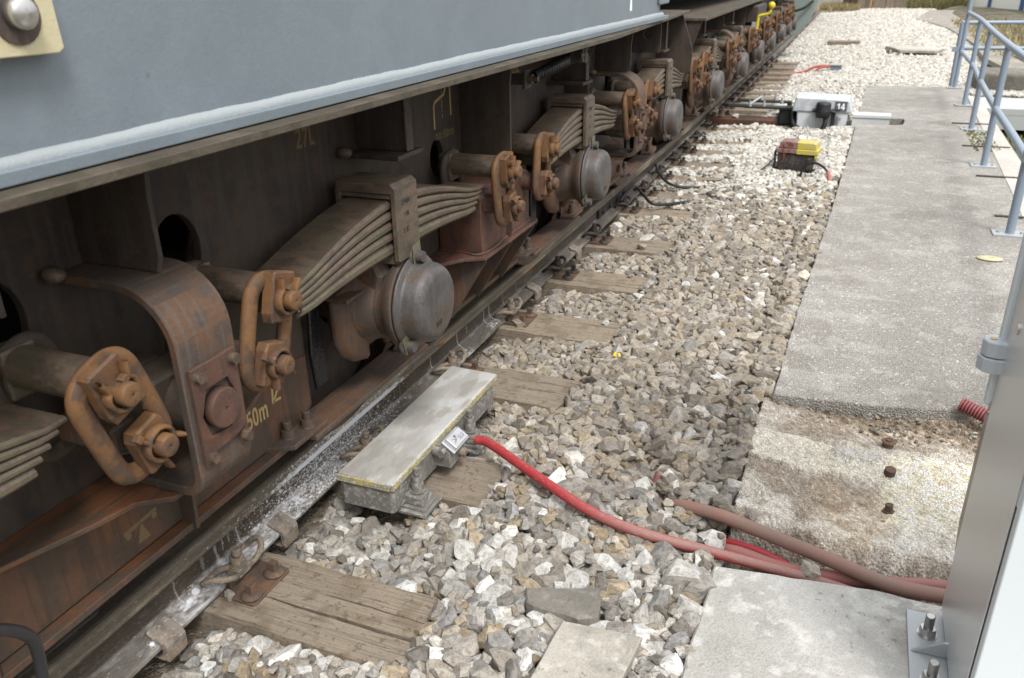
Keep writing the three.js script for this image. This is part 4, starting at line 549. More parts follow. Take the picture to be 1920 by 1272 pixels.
tag(M(scene, 'concrete_fragment', plateXZ(edgeNoise([[0.80, -0.186], [0.88, -0.215], [0.98, -0.252], [1.006, -0.15], [0.96, -0.125], [0.88, -0.13], [0.82, -0.14]], 0.008, 0.02, 0.5), -0.16, -0.112, 0.005), mat({ map: T_smooth, color: new THREE.Color(0xb8b4ae), bumpMap: B_grain, bumpScale: 0.002, roughness: 0.95 })), 'thin broken flake of grey concrete among the stones, behind the smooth plate', 'concrete flake');

const CABLES = [];
// ---------------------------------------------------------------- wheel sensor box beside the rail
const T_lid = tex(1024, 512, (u, v) => { // u: along, v: across (1 = side away from the rail)
  let c = [158, 155, 149]; c = mix3(c, [182, 181, 178], smooth(0.5, 0.7, sample(FA, u * 0.7, v * 0.4)) * 0.7); c = mix3(c, [136, 132, 124], smooth(0.55, 0.75, sample(FB, u * 0.5, v * 0.3 + 0.2)) * 0.6); c = mix3(c, [190, 191, 192], smooth(0.62, 0.78, sample(FB, u * 0.6 + 0.3, v * 0.4 + 0.6)) * 0.5);
  const g = (sample(FD, u * 2, v) - 0.5) * 16 + (sample(FS, u, v) - 0.5) * 8; return [c[0] + g, c[1] + g, c[2] + g];
}, null);
const T_yel = tex(512, 512, (u, v) => { let c = [140, 134, 118]; c = mix3(c, [172, 156, 84], smooth(0.48, 0.68, sample(FB, u, v)) * 0.8); c = mix3(c, [214, 213, 208], smooth(0.6, 0.7, sample(FC, u, v)) * 0.6); const g = (sample(FD, u, v) - 0.5) * 30; return [c[0] + g, c[1] + g, c[2] + g]; }, 0.25);
const T_trough = tex(512, 512, (u, v) => { let c = [104, 101, 95]; c = mix3(c, [126, 122, 115], smooth(0.45, 0.7, sample(FB, u, v)) * 0.8); c = mix3(c, [208, 208, 206], smooth(0.45, 0.8, sample(FC, u * 0.9, v * 0.9)) * smooth(0.3, 0.8, sample(FA, u, v)) * 0.42); const g = (sample(FD, u * 2, v * 2) - 0.5) * 20; return [c[0] + g, c[1] + g, c[2] + g]; }, 0.35);
{
  const s = tag(G(scene, 'wheel_sensor', 0.22, 0, -0.762), 'long grey sensor box with worn yellow edges bolted down beside the rail', 'rail sensor box');
  const M_yel = mat({ map: T_yel, roughness: 0.7, bumpMap: B_grain, bumpScale: 0.0008 }), M_tr = mat({ map: T_trough, roughness: 0.7, bumpMap: B_metal, bumpScale: 0.001 });
  const lid = plateXZ([[-0.093, 0.388], [0.093, 0.394], [0.094, -0.385], [-0.094, -0.392]], -0.046, -0.031, 0.003);
  { const p = lid.attributes.position, uv = new Float32Array(p.count * 2); for (let i = 0; i < p.count; i++) { uv[i * 2] = (p.getZ(i) + 0.4) / 0.8; uv[i * 2 + 1] = (p.getX(i) + 0.1) / 0.2; } lid.setAttribute('uv', new THREE.BufferAttribute(uv, 2)); }
  M(s, 'lid', lid, mat({ map: T_lid, roughness: 0.55, bumpMap: B_grain, bumpScale: 0.0006 }), true);
  M(s, 'yellow_edge', [span(0.085, 0.0965, -0.0575, -0.0345, -0.388, 0.394, 0.003), span(-0.0965, 0.0845, -0.0575, -0.0345, 0.3885, 0.3975, 0.003), span(-0.0965, -0.088, -0.0575, -0.0345, -0.39, 0.388, 0.003), span(-0.087, 0.084, -0.0575, -0.0345, -0.394, -0.386, 0.003)], M_yel);
  M(s, 'trough', [plateXZ([[-0.091, 0.382], [-0.08, 0.389], [0.082, 0.389], [0.09, 0.382], [0.091, 0.10], [0.091, -0.36], [0.07, -0.386], [-0.088, -0.386]], -0.142, -0.058, 0.004)], M_tr);
  const foot = (z) => { const f = G(s, 'mounting_foot', 0.115, 0, z); M(f, 'foot_plate', [span(-0.055, 0.055, -0.166, -0.156, -0.055, 0.06, 0.002), span(-0.04, 0.045, -0.156, -0.147, -0.042, 0.045, 0.002), plateXY([[-0.045, -0.147], [0.036, -0.147], [0.03, -0.118], [-0.03, -0.112], [-0.045, -0.112]], -0.03, 0.034, 0.004)], M_tr); M(f, 'bolt', [hex(0.021, 0.026).translate(0, -0.099, 0), cyl(0.025, 0.025, [0, -0.1125, 0], [0, -0.109, 0], 20), cyl(0.0165, 0.015, [0, -0.086, 0], [0, -0.06, 0], 18), thread(0.0105, -0.06, -0.035, 5)], M_tr); };
  foot(0.285); foot(-0.10);
  const a = G(s, 'junction_box', 0.128, -0.08, 0.075), alu = MT.zincDull;
  M(a, 'housing', [plateXY([[-0.045, -0.045], [0.02, -0.045], [0.02, 0.012], [-0.012, 0.036], [-0.045, 0.03]], -0.055, 0.05, 0.003), cyl(0.017, 0.017, [-0.03, 0.012, 0.05], [0.0, 0.012, 0.06], 14), cyl(0.012, 0.012, [0.0, 0.02, 0.052], [0.0, 0.02, 0.075], 10)], M_tr);
  const lidGeo = merge(box(0.056, 0.009, 0.108, 0, 0, 0, 0.002), box(0.046, 0.015, 0.088, 0, 0.0105, 0, 0.003)).applyMatrix4(new THREE.Matrix4().makeRotationZ(-0.62));
  M(a, 'lid', lidGeo.translate(0.0135, 0.0285, -0.004), alu);
  const print = (g) => g.rotateX(-PI / 2).rotateY(PI / 2).applyMatrix4(new THREE.Matrix4().makeRotationZ(-0.62).multiply(new THREE.Matrix4().makeTranslation(0, 0.0183, 0))).translate(0.0135, 0.0285, -0.004);
  M(a, 'cast_mark', [print(new THREE.ShapeGeometry(shapeOf([[-0.036, 0.012], [-0.006, -0.002], [-0.036, -0.012], [-0.018, 0.0]]))), print(new THREE.ShapeGeometry(shapeOf([[-0.016, 0.014], [0.0, 0.014], [-0.004, 0.001], [-0.012, 0.002]]))), print(words('SLU', 0.0155, 0.85).translate(0.001, -0.012, 0))], MT.castDark);
  M(a, 'cable_gland', [0, 1, 2, 3].map((i) => cyl(0.0165 - (i % 2) * 0.003, 0.0165 - (i % 2) * 0.003, [0.02 + i * 0.006, -0.018 - i * 0.001, -0.022], [0.0255 + i * 0.006, -0.019 - i * 0.001, -0.022], 20)), MT.clip2);
}
{
  const cable = (name, pts, r, m, label, n = 80) => { CABLES.push(pts); const t = tube(pts, r, n, 14); return tag(M(scene, name, t, m, m === red), label, 'cable'); };
  const dust = (base, dirt, k) => tex(512, 256, (u, v) => { let c = hx(base); c = mix3(c, hx(dirt), smooth(0.40 - k, 0.72 - k, sample(FA, u * 0.7, v * 0.5) * 0.6 + sample(FB, u, v) * 0.4) * 0.6); c = mix3(c, hx(dirt), smooth(0.62, 0.72, sample(FC, u, v)) * 0.5); const g = (sample(FD, u * 2, v) - 0.5) * 16; return [c[0] + g, c[1] + g, c[2] + g]; }, [0.3, 0.16]);
  const redMap = tex(1024, 128, (u, v) => { let c = [158, 48, 52]; const k = smooth(0.24, 0.5, u) * (0.45 + 0.5 * smooth(0.35, 0.6, sample(FA, u * 3, v * 0.5))) + 0.25 * smooth(0.6, 0.8, sample(FB, u * 6, v)); c = mix3(c, [140, 104, 96], clamp(k) * (0.35 + 0.65 * smooth(0.2, 0.5, Math.abs(v - 0.5) + 0.12))); c = mix3(c, [150, 130, 118], smooth(0.66, 0.74, sample(FC, u * 4, v)) * 0.6); const g = (sample(FD, u * 6, v) - 0.5) * 16; return [c[0] + g, c[1] + g, c[2] + g]; }, null), red = mat({ map: redMap, roughness: 0.6 }), pink = mat({ map: dust(0x8d6a60, 0x7d6b5e, 0.05), roughness: 0.7 }), rose = mat({ map: dust(0x9c6660, 0x8a6a62, 0), roughness: 0.7 });
  cable('red_cable', [[0.392, -0.096, -0.786], [0.45, -0.092, -0.772], [0.65, -0.094, -0.655], [0.85, -0.106, -0.555], [1.02, -0.115, -0.515], [1.23, -0.128, -0.515], [1.45, -0.138, -0.512], [1.64, -0.152, -0.500], [1.80, -0.165, -0.498]], 0.0155, red, 'bright red cable running from the sensor box across the stones');
  cable('brown_conduit', [[1.02, -0.20, -0.76], [1.085, -0.14, -0.715], [1.2, -0.112, -0.672], [1.3, -0.110, -0.642], [1.5, -0.116, -0.585], [1.65, -0.128, -0.548], [1.74, -0.13, -0.545], [1.90, -0.13, -0.56]], 0.0195, pink, 'dusty brown conduit lying on top of the red cables');
  cable('pink_conduit', [[1.20, -0.20, -0.62], [1.28, -0.165, -0.588], [1.42, -0.16, -0.556], [1.62, -0.162, -0.582], [1.78, -0.155, -0.615], [1.95, -0.15, -0.64]], 0.018, rose, 'faded pink conduit behind the brown one, entering beside the cabinet');
  cable('red_cable', [[1.18, -0.19, -0.65], [1.27, -0.16, -0.62], [1.36, -0.152, -0.59], [1.46, -0.165, -0.56], [1.56, -0.19, -0.55]], 0.010, mat({ color: new THREE.Color(0x9c3038), roughness: 0.6 }), 'thin red cable showing between the two conduits');
  cable('pink_pipe_end', [[0.985, -0.20, -0.84], [1.0, -0.135, -0.86]], 0.014, rose, 'short stub of pink pipe poking out of the stones', 6);
  const c = tag(G(scene, 'corrugated_pipe'), 'red and black corrugated pipe end beside the back of the cabinet', 'pipe');
  const a = V(1.905, -0.075, -1.565), b = V(2.03, -0.10, -1.50), dir = b.clone().sub(a).normalize(), rings = []; for (let i = 0; i < 13; i++) rings.push(new THREE.TorusGeometry(0.021, 0.0042, 7, 20).applyQuaternion(new THREE.Quaternion().setFromUnitVectors(V(0, 0, 1), dir)).translate(...a.clone().addScaledVector(dir, i * 0.0105).toArray()));
  M(c, 'red_ridges', rings, mat({ color: new THREE.Color(0x8c4a4c), roughness: 0.6 })); M(c, 'black_lining', new THREE.TubeGeometry(new THREE.LineCurve3(a, b), 4, 0.0205, 18, false), MT.rubber);
  // rusty anchor bolts left in the broken concrete
  [[1.671, -1.275, 'rusty anchor bolt with a washer, farthest of the three in the broken concrete'], [1.669, -1.071, 'leaning rusty anchor bolt, middle of the three in the broken concrete'], [1.667, -0.863, 'rusty anchor bolt nearest to the cables in the broken concrete']].forEach(([x, z, l], i) => { const s = tag(G(scene, 'anchor_bolt', x, -0.128, z), l, 'anchor bolt'); s.rotation.set(rr(-0.1, 0.1), rr(0, 3), rr(-0.12, 0.12)); M(s, 'stud', thread(0.0115, -0.03, 0.032 - (i === 0) * 0.01, 7), MT.plate); if (i !== 1) M(s, 'nut', [hex(0.019, 0.016).translate(0, 0.008, 0), i ? [] : cyl(0.024, 0.021, [0, 0.016, 0], [0, 0.02, 0], 16)], MT.plate); else M(s, 'sleeve', cyl(0.02, 0.0165, [0, -0.03, 0], [0, 0.036, 0], 14), MT.clip); });
}

// ---------------------------------------------------------------- grey cabinet at the right edge
{
  const c = tag(G(scene, 'cabinet'), 'large light grey metal cabinet at the right edge of the picture', 'cabinet');
  const x0 = 1.777, zf = -0.44, zn = -0.03;
  M(c, 'plinth', [span(x0 + 0.003, 2.45, -0.085, 0.455, zf + 0.004, zn - 0.03, 0.003)], MT.cabinet);
  M(c, 'body', [span(x0 + 0.001, 2.45, 0.458, 1.9, zf, zn - 0.028, 0.004), span(x0, 2.44, -0.08, 1.9, zn - 0.026, zn, 0.004)], MT.cabinetLight);
  M(c, 'side_panel', [span(x0 - 0.002, x0 + 0.0005, -0.075, 1.9, zf + 0.001, zn - 0.035, 0.0008)], MT.cabinet);
  M(c, 'door', [span(x0 - 0.014, 2.43, 0.462, 1.88, zf - 0.03, zf - 0.01, 0.008)], MT.cabinetLight);
  M(c, 'rear_plate', plateZY([[zf - 0.002, 0.44], [zf - 0.05, 0.43], [zf - 0.052, 0.14], [zf - 0.03, 0.09], [zf - 0.002, 0.05]], x0 + 0.001, x0 + 0.004), MT.inox);
  M(c, 'plinth_screw', [cyl(0.008, 0.008, [x0 + 0.004, 0.452, zf - 0.014], [x0 + 0.004, 0.474, zf - 0.014], 12)], MT.zinc);
  const h = G(c, 'hinge', x0 - 0.018, 0.588, zf - 0.004);
  const lobe = (y0, y1) => plateXZ([[0.022, -0.03], [-0.004, -0.034], [-0.022, -0.022], [-0.026, -0.002], [-0.018, 0.016], [0.0, 0.022], [0.022, 0.02]], y0, y1, 0.002);
  M(h, 'upper_leaf', lobe(-0.004, 0.03), MT.hinge); M(h, 'lower_leaf', [lobe(-0.038, -0.006).scale(1.12, 1, 1.15)], MT.hinge); M(h, 'hinge_pin', cyl(0.007, 0.007, [-0.006, 0.028, -0.006], [-0.006, 0.0315, -0.006], 14), mat({ color: new THREE.Color(0xb59a63), roughness: 0.4, metalness: 0.4 }));
  M(c, 'lock', cyl(0.012, 0.012, [x0 - 0.006, 0.68, -0.36], [x0 + 0.002, 0.68, -0.36], 14), MT.zinc);
  const f = G(c, 'base_plate', 1.735, -0.1, -0.25);
  M(f, 'steel_plate', [span(-0.035, 0.09, 0.0, 0.008, -0.17, 0.20, 0.001)], MT.galv); M(f, 'rib', [plateXY([[-0.03, 0.009], [0.05, 0.009], [0.05, 0.055], [0.03, 0.05]], -0.032, -0.026)], MT.galv);
  for (const z of [-0.095, 0.055]) M(f, 'bolt', [cyl(0.0215, 0.0215, [0.006, 0.008, z], [0.006, 0.0105, z], 24), cyl(0.019, 0.019, [0.006, 0.0107, z], [0.006, 0.0135, z], 24), hex(0.0185, 0.015).rotateY(0.2).translate(0.006, 0.0212, z), thread(0.0105, 0.0287, 0.062, 14).translate(0.006, 0, z)], MT.zinc);
}
// ---------------------------------------------------------------- handrails and the edge beyond
{
  const r = tag(G(scene, 'handrail'), 'grey blue tubular handrail along the right edge of the walkway', 'handrail');
  const posts = [[2.335, -3.954], [2.385, -5.885], [2.443, -7.595], [2.509, -9.19], [2.522, -10.74]], at = (y, e = 0) => [[2.20, y, -0.4 - e], ...posts.map(([x, z]) => [x, y, z])].map((p) => p);
  M(r, 'top_rail', tube(at(0.785), 0.0245, 80, 14), MT.rail); M(r, 'mid_rail', tube(at(0.335), 0.0245, 80, 14), MT.rail);
  posts.forEach(([x, z], i) => { const p = G(r, 'post', x, 0, z); M(p, 'upright', cyl(0.0245, 0.0245, [0, -0.095, 0], [0, i === 4 ? 1.35 : 0.78, 0], 18), MT.rail); M(p, 'foot_plate', [span(-0.09, 0.085, -0.1, -0.09, -0.06, 0.06, 0.001), ...[-0.06, 0.06].map((q) => hex(0.01, 0.012).translate(q, -0.084, 0.0))], MT.galv); if (i === 4) M(p, 'eye_tab', span(-0.11, -0.02, 0.33, 0.39, -0.004, 0.004), MT.rail); });
  const c = tag(G(scene, 'handrail'), 'second handrail crossing behind the long one at the end of the walkway', 'handrail');
  M(c, 'post', cyl(0.0245, 0.0245, [2.49, -0.1, -10.92], [2.49, 0.66, -10.92], 16), MT.rail); for (const y of [0.66, 0.36]) M(c, 'rail', cyl(0.0235, 0.0235, [2.49, y, -10.92], [6.5, y, -11.4], 16), MT.rail);
  const d = tag(G(scene, 'drain_channel'), 'pale steel channel along the outer edge of the walkway below the handrail', 'drain channel');
  M(d, 'cover', plateXZ([[2.44, -4.0], [2.47, -4.8], [2.605, -10.05], [2.72, -9.9], [2.66, -5.2], [2.64, -4.0]], -0.135, -0.096, 0.002), metal(T_conc(0xb7b2aa, 0xc2bdb5, 0.4, 0.4, 0.4), { roughness: 0.8 }));
  for (const z of [-4.35, -5.5, -6.7, -7.9]) M(d, 'cross_bar', span(2.3, 2.66, -0.098, -0.088, z - 0.012, z + 0.012, 0.002), MT.steel);
  tag(M(scene, 'steel_beam', [span(2.66, 5.6, -0.17, -0.10, -9.95, -9.05, 0.004), span(2.66, 5.6, -0.32, -0.172, -9.95, -9.9, 0.002), span(2.66, 5.6, -0.32, -0.172, -9.1, -9.05, 0.002)], mat({ color: new THREE.Color(0xa6a9a6), roughness: 0.6, bumpMap: B_grain, bumpScale: 0.001 })), 'pale grey channel beam bridging the hollow behind the handrail', 'beam');
  const earth = layered(512, 1.2, 0x6b6152, [[0x58603a, FB, 1, 1, 0.55, 0.08, 0.85], [0x8a8174, FA, 1, 1, 0.6, 0.1, 0.7], [0x433a2f, FC, 1, 1, 0.65, 0.08, 0.7], [0x74804a, FC, 2, 2, 0.75, 0.05, 0.7, 0.3]], 18);
  const P = [], I = [], nx = 40, nz = 60; for (let j = 0; j <= nz; j++) for (let i = 0; i <= nx; i++) { const z = lerp(0, -32, j / nz), x = lerp(2.56, 9, i / nx); const pit = smooth(0, 0.5, x - 2.56) * (1 - smooth(-9.4, -10.4, z)); P.push(x, -0.13 - 0.35 * pit + 0.09 * (sample(FB, x * 0.14, z * 0.11) - 0.5) * (1 + pit) + 0.14 * smooth(-10.5, -14, z) * smooth(3.3, 4.2, x), z); if (z < -10.4) P[P.length - 2] -= 0.22 * (1 - smooth(3.25, 3.6, x)); }
  for (let j = 0; j < nz; j++) for (let i = 0; i < nx; i++) { const p = j * (nx + 1) + i; I.push(p, p + 1, p + nx + 1, p + 1, p + nx + 2, p + nx + 1); }
  const g = new THREE.BufferGeometry(); g.setAttribute('position', new THREE.Float32BufferAttribute(P, 3)); g.setIndex(I); g.computeVertexNormals();
  tag(M(scene, 'earth_bank', g, mat({ map: earth, bumpMap: B_conc, bumpScale: 0.02, roughness: 1 })), 'mossy earth hollow and bank beyond the handrail', 'earth bank', null, 'structure');
  tag(M(scene, 'kerb_stone', rough(new RoundedBoxGeometry(2.4, 0.28, 0.62, 4, 0.06), 0.03, 8).translate(4.0, -0.10, -11.6), mat({ map: T_smooth, color: new THREE.Color(0xb4b0a8), bumpMap: B_conc, bumpScale: 0.006, roughness: 1 })), 'old concrete kerb block behind the end of the walkway railing', 'concrete block');
  tag(M(scene, 'footpath', plateXZ([[3.2, -14.5], [3.3, -17.4], [3.15, -22], [2.6, -26], [3.2, -31], [12, -31], [12, -22], [5.0, -20.6], [4.4, -20], [3.62, -15], [3.7, -12.6], [3.35, -12.4]], -0.13, -0.055, 0.003), mat({ map: T_smooth, color: new THREE.Color(0xcdc6bd), roughness: 0.95 })), 'pale footpath leading to the fence in the upper right', 'footpath', null, 'structure');
}
// ---------------------------------------------------------------- lineside equipment
{
  const p = tag(G(scene, 'point_machine', 1.10, 0, -8.02), 'grey point machine with a black cap and the number 14 on its lid', 'point machine');
  const gm = mat({ color: new THREE.Color(0xc2c6ca), roughness: 0.5, bumpMap: B_grain, bumpScale: 0.0008 }), lidM = mat({ map: layered(256, 0.6, 0xb4b8ba, [[0x9fa5a9, FB, 1, 1, 0.55, 0.1, 0.7], [0xd2d4d4, FA, 1, 1, 0.6, 0.1, 0.7]], 6), roughness: 0.5, bumpMap: B_grain, bumpScale: 0.001 });
  M(p, 'case', [plateXY([[-0.24, -0.24], [0.235, -0.24], [0.245, -0.03], [-0.25, -0.03]], -0.16, 0.20, 0.01), span(-0.085, -0.07, -0.2, -0.06, 0.2, 0.212)], gm);
  M(p, 'lid', [plateXY([[-0.295, -0.03], [0.275, -0.03], [0.275, 0.0], [0.245, 0.10], [-0.27, 0.115], [-0.295, 0.01]], -0.19, 0.215, 0.012)], lidM);
  const plateG = new THREE.Matrix4().makeRotationX(-0.0); const n = G(p, 'number_plate', 0.168, 0.035, 0.2165);
  M(n, 'dark_plate', span(-0.058, 0.058, -0.048, 0.05, 0, 0.004, 0.001), mat({ color: new THREE.Color(0x55565c), roughness: 0.5 })); M(n, 'digits', words('14', 0.062, 0.85).translate(-0.042, -0.03, 0.0052), mat({ color: new THREE.Color(0xf0f0f0), roughness: 0.5 }));
  const k = G(p, 'black_cap', 0.005, -0.0, 0.265); M(k, 'cap', [latheY([[0, -0.075], [0.065, -0.07], [0.07, -0.03], [0.078, -0.02], [0.078, 0.005], [0.07, 0.01], [0.072, 0.055], [0.066, 0.075], [0.03, 0.083], [0, 0.084]], 28), cyl(0.018, 0.018, [-0.105, -0.005, 0], [-0.07, -0.005, 0], 10), cyl(0.016, 0.016, [0.07, -0.005, 0], [0.12, -0.02, 0], 10), tube([[0.03, -0.07, 0], [0.035, -0.13, 0.02], [0.01, -0.19, 0.03], [-0.03, -0.24, 0.03]], 0.024, 20, 10)], MT.rubber);
  M(p, 'black_bracket', [span(0.085, 0.125, -0.2, 0.0, 0.20, 0.225, 0.004), span(0.08, 0.165, -0.01, 0.012, 0.216, 0.26, 0.004)], MT.rubber); M(p, 'padlock', [cyl(0.014, 0.014, [0.14, -0.09, 0.22], [0.18, -0.085, 0.23], 10), cyl(0.012, 0.012, [0.15, -0.14, 0.21], [0.15, -0.06, 0.22], 8)], MT.zinc);
  const r = tag(G(scene, 'point_rods', 0, 0, -7.9), 'black point rods and levers between the rail and the grey point machine', 'point rods');
  const bk = mat({ color: new THREE.Color(0x1f2725), roughness: 0.45 });
  M(r, 'rod', [span(0.3, 0.80, -0.035, -0.012, -0.12, -0.03, 0.004), tube([[0.72, -0.025, -0.07], [0.79, -0.03, -0.06], [0.80, -0.09, -0.02], [0.83, -0.17, 0.05], [0.9, -0.21, 0.10]], 0.028, 24, 8)], bk); M(r, 'rod', [span(0.18, 0.72, -0.04, -0.018, -0.62, -0.52, 0.004), span(0.70, 0.75, -0.12, -0.018, -0.62, -0.52, 0.01)], bk); M(r, 'lock_arm', span(0.1, 0.85, -0.06, -0.042, -0.36, -0.24, 0.004), bk);
  M(r, 'rod_housing', [span(0.66, 0.84, -0.20, -0.02, -0.24, -0.06, 0.02)], bk);
  M(r, 'link_bar', [cyl(0.012, 0.012, [0.36, 0.01, 0.0], [0.42, 0.02, -0.6], 10)], MT.galv); for (const [x, z] of [[0.36, -0.03], [0.5, -0.08], [0.42, -0.55], [0.57, -0.57], [0.66, -0.3]]) M(r, 'bolt', [hex(0.022, 0.03).translate(x, 0.0, z), cyl(0.011, 0.011, [x, 0, z], [x, 0.045, z], 8)], MT.galv);
  tag(M(scene, 'rod_cover', [span(1.39, 1.745, -0.06, -0.03, -7.94, -7.76, 0.003), span(1.39, 1.735, -0.16, -0.061, -7.79, -7.77, 0.002)], mat({ color: new THREE.Color(0xbfc1c0), roughness: 0.5 })), 'pale metal rod cover reaching from the point machine into the walkway', 'rod cover');
  const b = tag(G(scene, 'battery_box', 1.04, 0, -5.52), 'dirty black battery case with a half red, half yellow lid', 'battery case'); b.rotation.y = -0.10;
  const body = mat({ map: layered(256, 0.3, 0x2e2a27, [[0x54483c, FB, 1, 1, 0.6, 0.1, 0.7], [0x8d8a85, FC, 1, 1, 0.75, 0.04, 0.7]], 12), roughness: 0.6 });
  const soil = (h, d) => mat({ map: layered(256, 0.25, h, [[d, FB, 1, 1, 0.5, 0.12, 0.7], [0x3a3028, FC, 1, 1, 0.8, 0.03, 0.8]], 8), roughness: 0.45 });
  M(b, 'case', [plateXY([[-0.13, -0.26], [0.08, -0.26], [0.13, -0.06], [0.135, -0.015], [-0.145, 0.0], [-0.142, -0.06]], -0.09, 0.07, 0.006), span(-0.15, -0.135, -0.06, 0.02, -0.04, 0.04, 0.004), span(0.085, 0.12, -0.12, -0.03, 0.07, 0.085, 0.004)], body);
  M(b, 'red_half_lid', [span(-0.158, -0.005, 0.0, 0.035, -0.10, 0.082, 0.006), plateXY([[-0.14, 0.035], [-0.005, 0.035], [-0.005, 0.088], [-0.115, 0.088], [-0.135, 0.075]], -0.088, 0.07, 0.005)], soil(0x6a3a36, 0x857a70)); M(b, 'yellow_half_lid', [span(-0.004, 0.158, -0.004, 0.034, -0.10, 0.0825, 0.006), plateXY([[-0.004, 0.034], [0.145, 0.034], [0.138, 0.08], [0.12, 0.086], [-0.004, 0.088]], -0.088, 0.0705, 0.005), span(0.135, 0.157, -0.03, -0.005, 0.06, 0.08, 0.004)], soil(0xb9a63a, 0xa89f78));
  M(b, 'red_wire', tube([[-0.095, 0.0, 0.084], [-0.09, -0.035, 0.0865], [-0.105, -0.07, 0.08]], 0.0025, 12, 6), mat({ color: new THREE.Color(0xb83a35) }));
  M(b, 'rubber_strap', [tube([[-0.14, 0.03, 0.04], [-0.165, 0.0, 0.05], [-0.162, -0.06, 0.055], [-0.168, -0.17, 0.06]], 0.0095, 20, 8)], MT.rubber);
  tag(M(scene, 'thin_cable', tube([[0.885, -0.02, -5.48], [0.82, -0.10, -5.40], [0.73, -0.145, -5.3], [0.62, -0.15, -5.15], [0.52, -0.15, -5.0], [0.40, -0.155, -4.98]], 0.0065, 60, 8), MT.rubber), 'thin black cable running from the battery case towards the rail', 'cable');
  const a = tag(G(scene, 'looped_cable'), 'black cable looping out of the stones with a faded red end sleeve', 'cable'); M(a, 'cable_loop', tube([[1.09, -0.2, -5.28], [1.09, -0.12, -5.28], [1.115, -0.055, -5.28], [1.18, -0.025, -5.26], [1.245, -0.04, -5.22], [1.29, -0.08, -5.19]], 0.0095, 40, 10), MT.rubber); M(a, 'red_sleeve', tube([[1.286, -0.072, -5.192], [1.30, -0.11, -5.15], [1.322, -0.17, -5.06], [1.33, -0.2, -5.03]], 0.0145, 16, 12), mat({ color: new THREE.Color(0x9c5c54), roughness: 0.7 }));
  for (const [pts, lab] of [[[[0.02, -0.10, -4.0], [0.04, -0.06, -4.05], [0.07, -0.045, -4.2], [0.14, -0.09, -4.16], [0.24, -0.125, -4.08], [0.42, -0.15, -4.3]], 'black bond wire clipped to the rail at the joint, near one'], [[[0.0, -0.10, -4.9], [0.03, -0.05, -4.98], [0.08, -0.07, -4.85], [0.18, -0.12, -4.72], [0.3, -0.145, -4.7], [0.5, -0.16, -4.82]], 'black bond wire clipped to the rail beyond the joint, farther one']]) tag(M(scene, 'bond_wire', tube(pts, 0.0105, 60, 8), MT.rubber), lab, 'cable');
  const f = tag(G(scene, 'cable_box', 1.02, 0, -13.25), 'small grey cable box standing in the white gravel far off', 'cable box'); M(f, 'case', [span(-0.085, 0.085, -0.25, -0.105, -0.08, 0.08, 0.005)], mat({ color: new THREE.Color(0x6e7888), roughness: 0.5 })); M(f, 'lid', span(-0.10, 0.095, -0.104, -0.085, -0.12, 0.095, 0.004), mat({ color: new THREE.Color(0x9a9a90), roughness: 0.6 }));
  const rc = mat({ color: new THREE.Color(0x933e36), roughness: 0.6 });
  tag(M(scene, 'red_cable', tube([[0.93, -0.12, -13.2], [0.8, -0.115, -13.2], [0.66, -0.14, -13.1], [0.56, -0.175, -12.85], [0.42, -0.18, -12.7], [0.25, -0.18, -12.62]], 0.018, 50, 8), rc), 'longer red cable from the small grey box towards the track', 'cable'); tag(M(scene, 'red_cable', tube([[0.93, -0.12, -13.17], [0.84, -0.12, -13.1], [0.76, -0.14, -12.98], [0.72, -0.19, -12.9]], 0.018, 30, 8), rc), 'shorter red cable from the small grey box, dipping into the gravel', 'cable');
  tag(M(scene, 'wooden_plank', rough(new RoundedBoxGeometry(0.62, 0.09, 0.28, 3, 0.012), 0.006, 12).translate(0.98, -0.10, -17.6), WOOD[0]), 'single old plank lying in the far white gravel', 'plank');
  tag(M(scene, 'manhole_cover', plateXZ(edgeNoise([[1.75, -16.7], [2.25, -16.9], [2.75, -16.4], [2.55, -15.7], [2.0, -15.8]], 0.06, 0.2, 0.4), -0.12, -0.072, 0.005), C_plate), 'flat concrete cover set in the far white gravel', 'concrete cover');
  tag(M(scene, 'plastic_scrap', [box(0.012, 0.004, 0.022, 0, 0, 0, 0.001).rotateX(0.5).translate(0.638, -0.112, -1.63), box(0.01, 0.004, 0.018, 0, 0, 0, 0.001).rotateX(0.4).rotateY(0.5).translate(0.655, -0.114, -1.635)], mat({ color: new THREE.Color(0xc9b21c), roughness: 0.5 })), 'tiny bright yellow plastic scrap among the stones', 'scrap');
  const w = tag(M(scene, 'washer_plate', latheY([[0.012, 0], [0.05, 0], [0.05, 0.008], [0.03, 0.012], [0.012, 0.012], [0.012, 0]], 24).scale(1.25, 1, 0.8).translate(2.18, -0.098, -3.42), MT.cream), 'pale oval plate with a hole lying on the walkway near the right edge', 'metal plate'); w.castShadow = true;
}
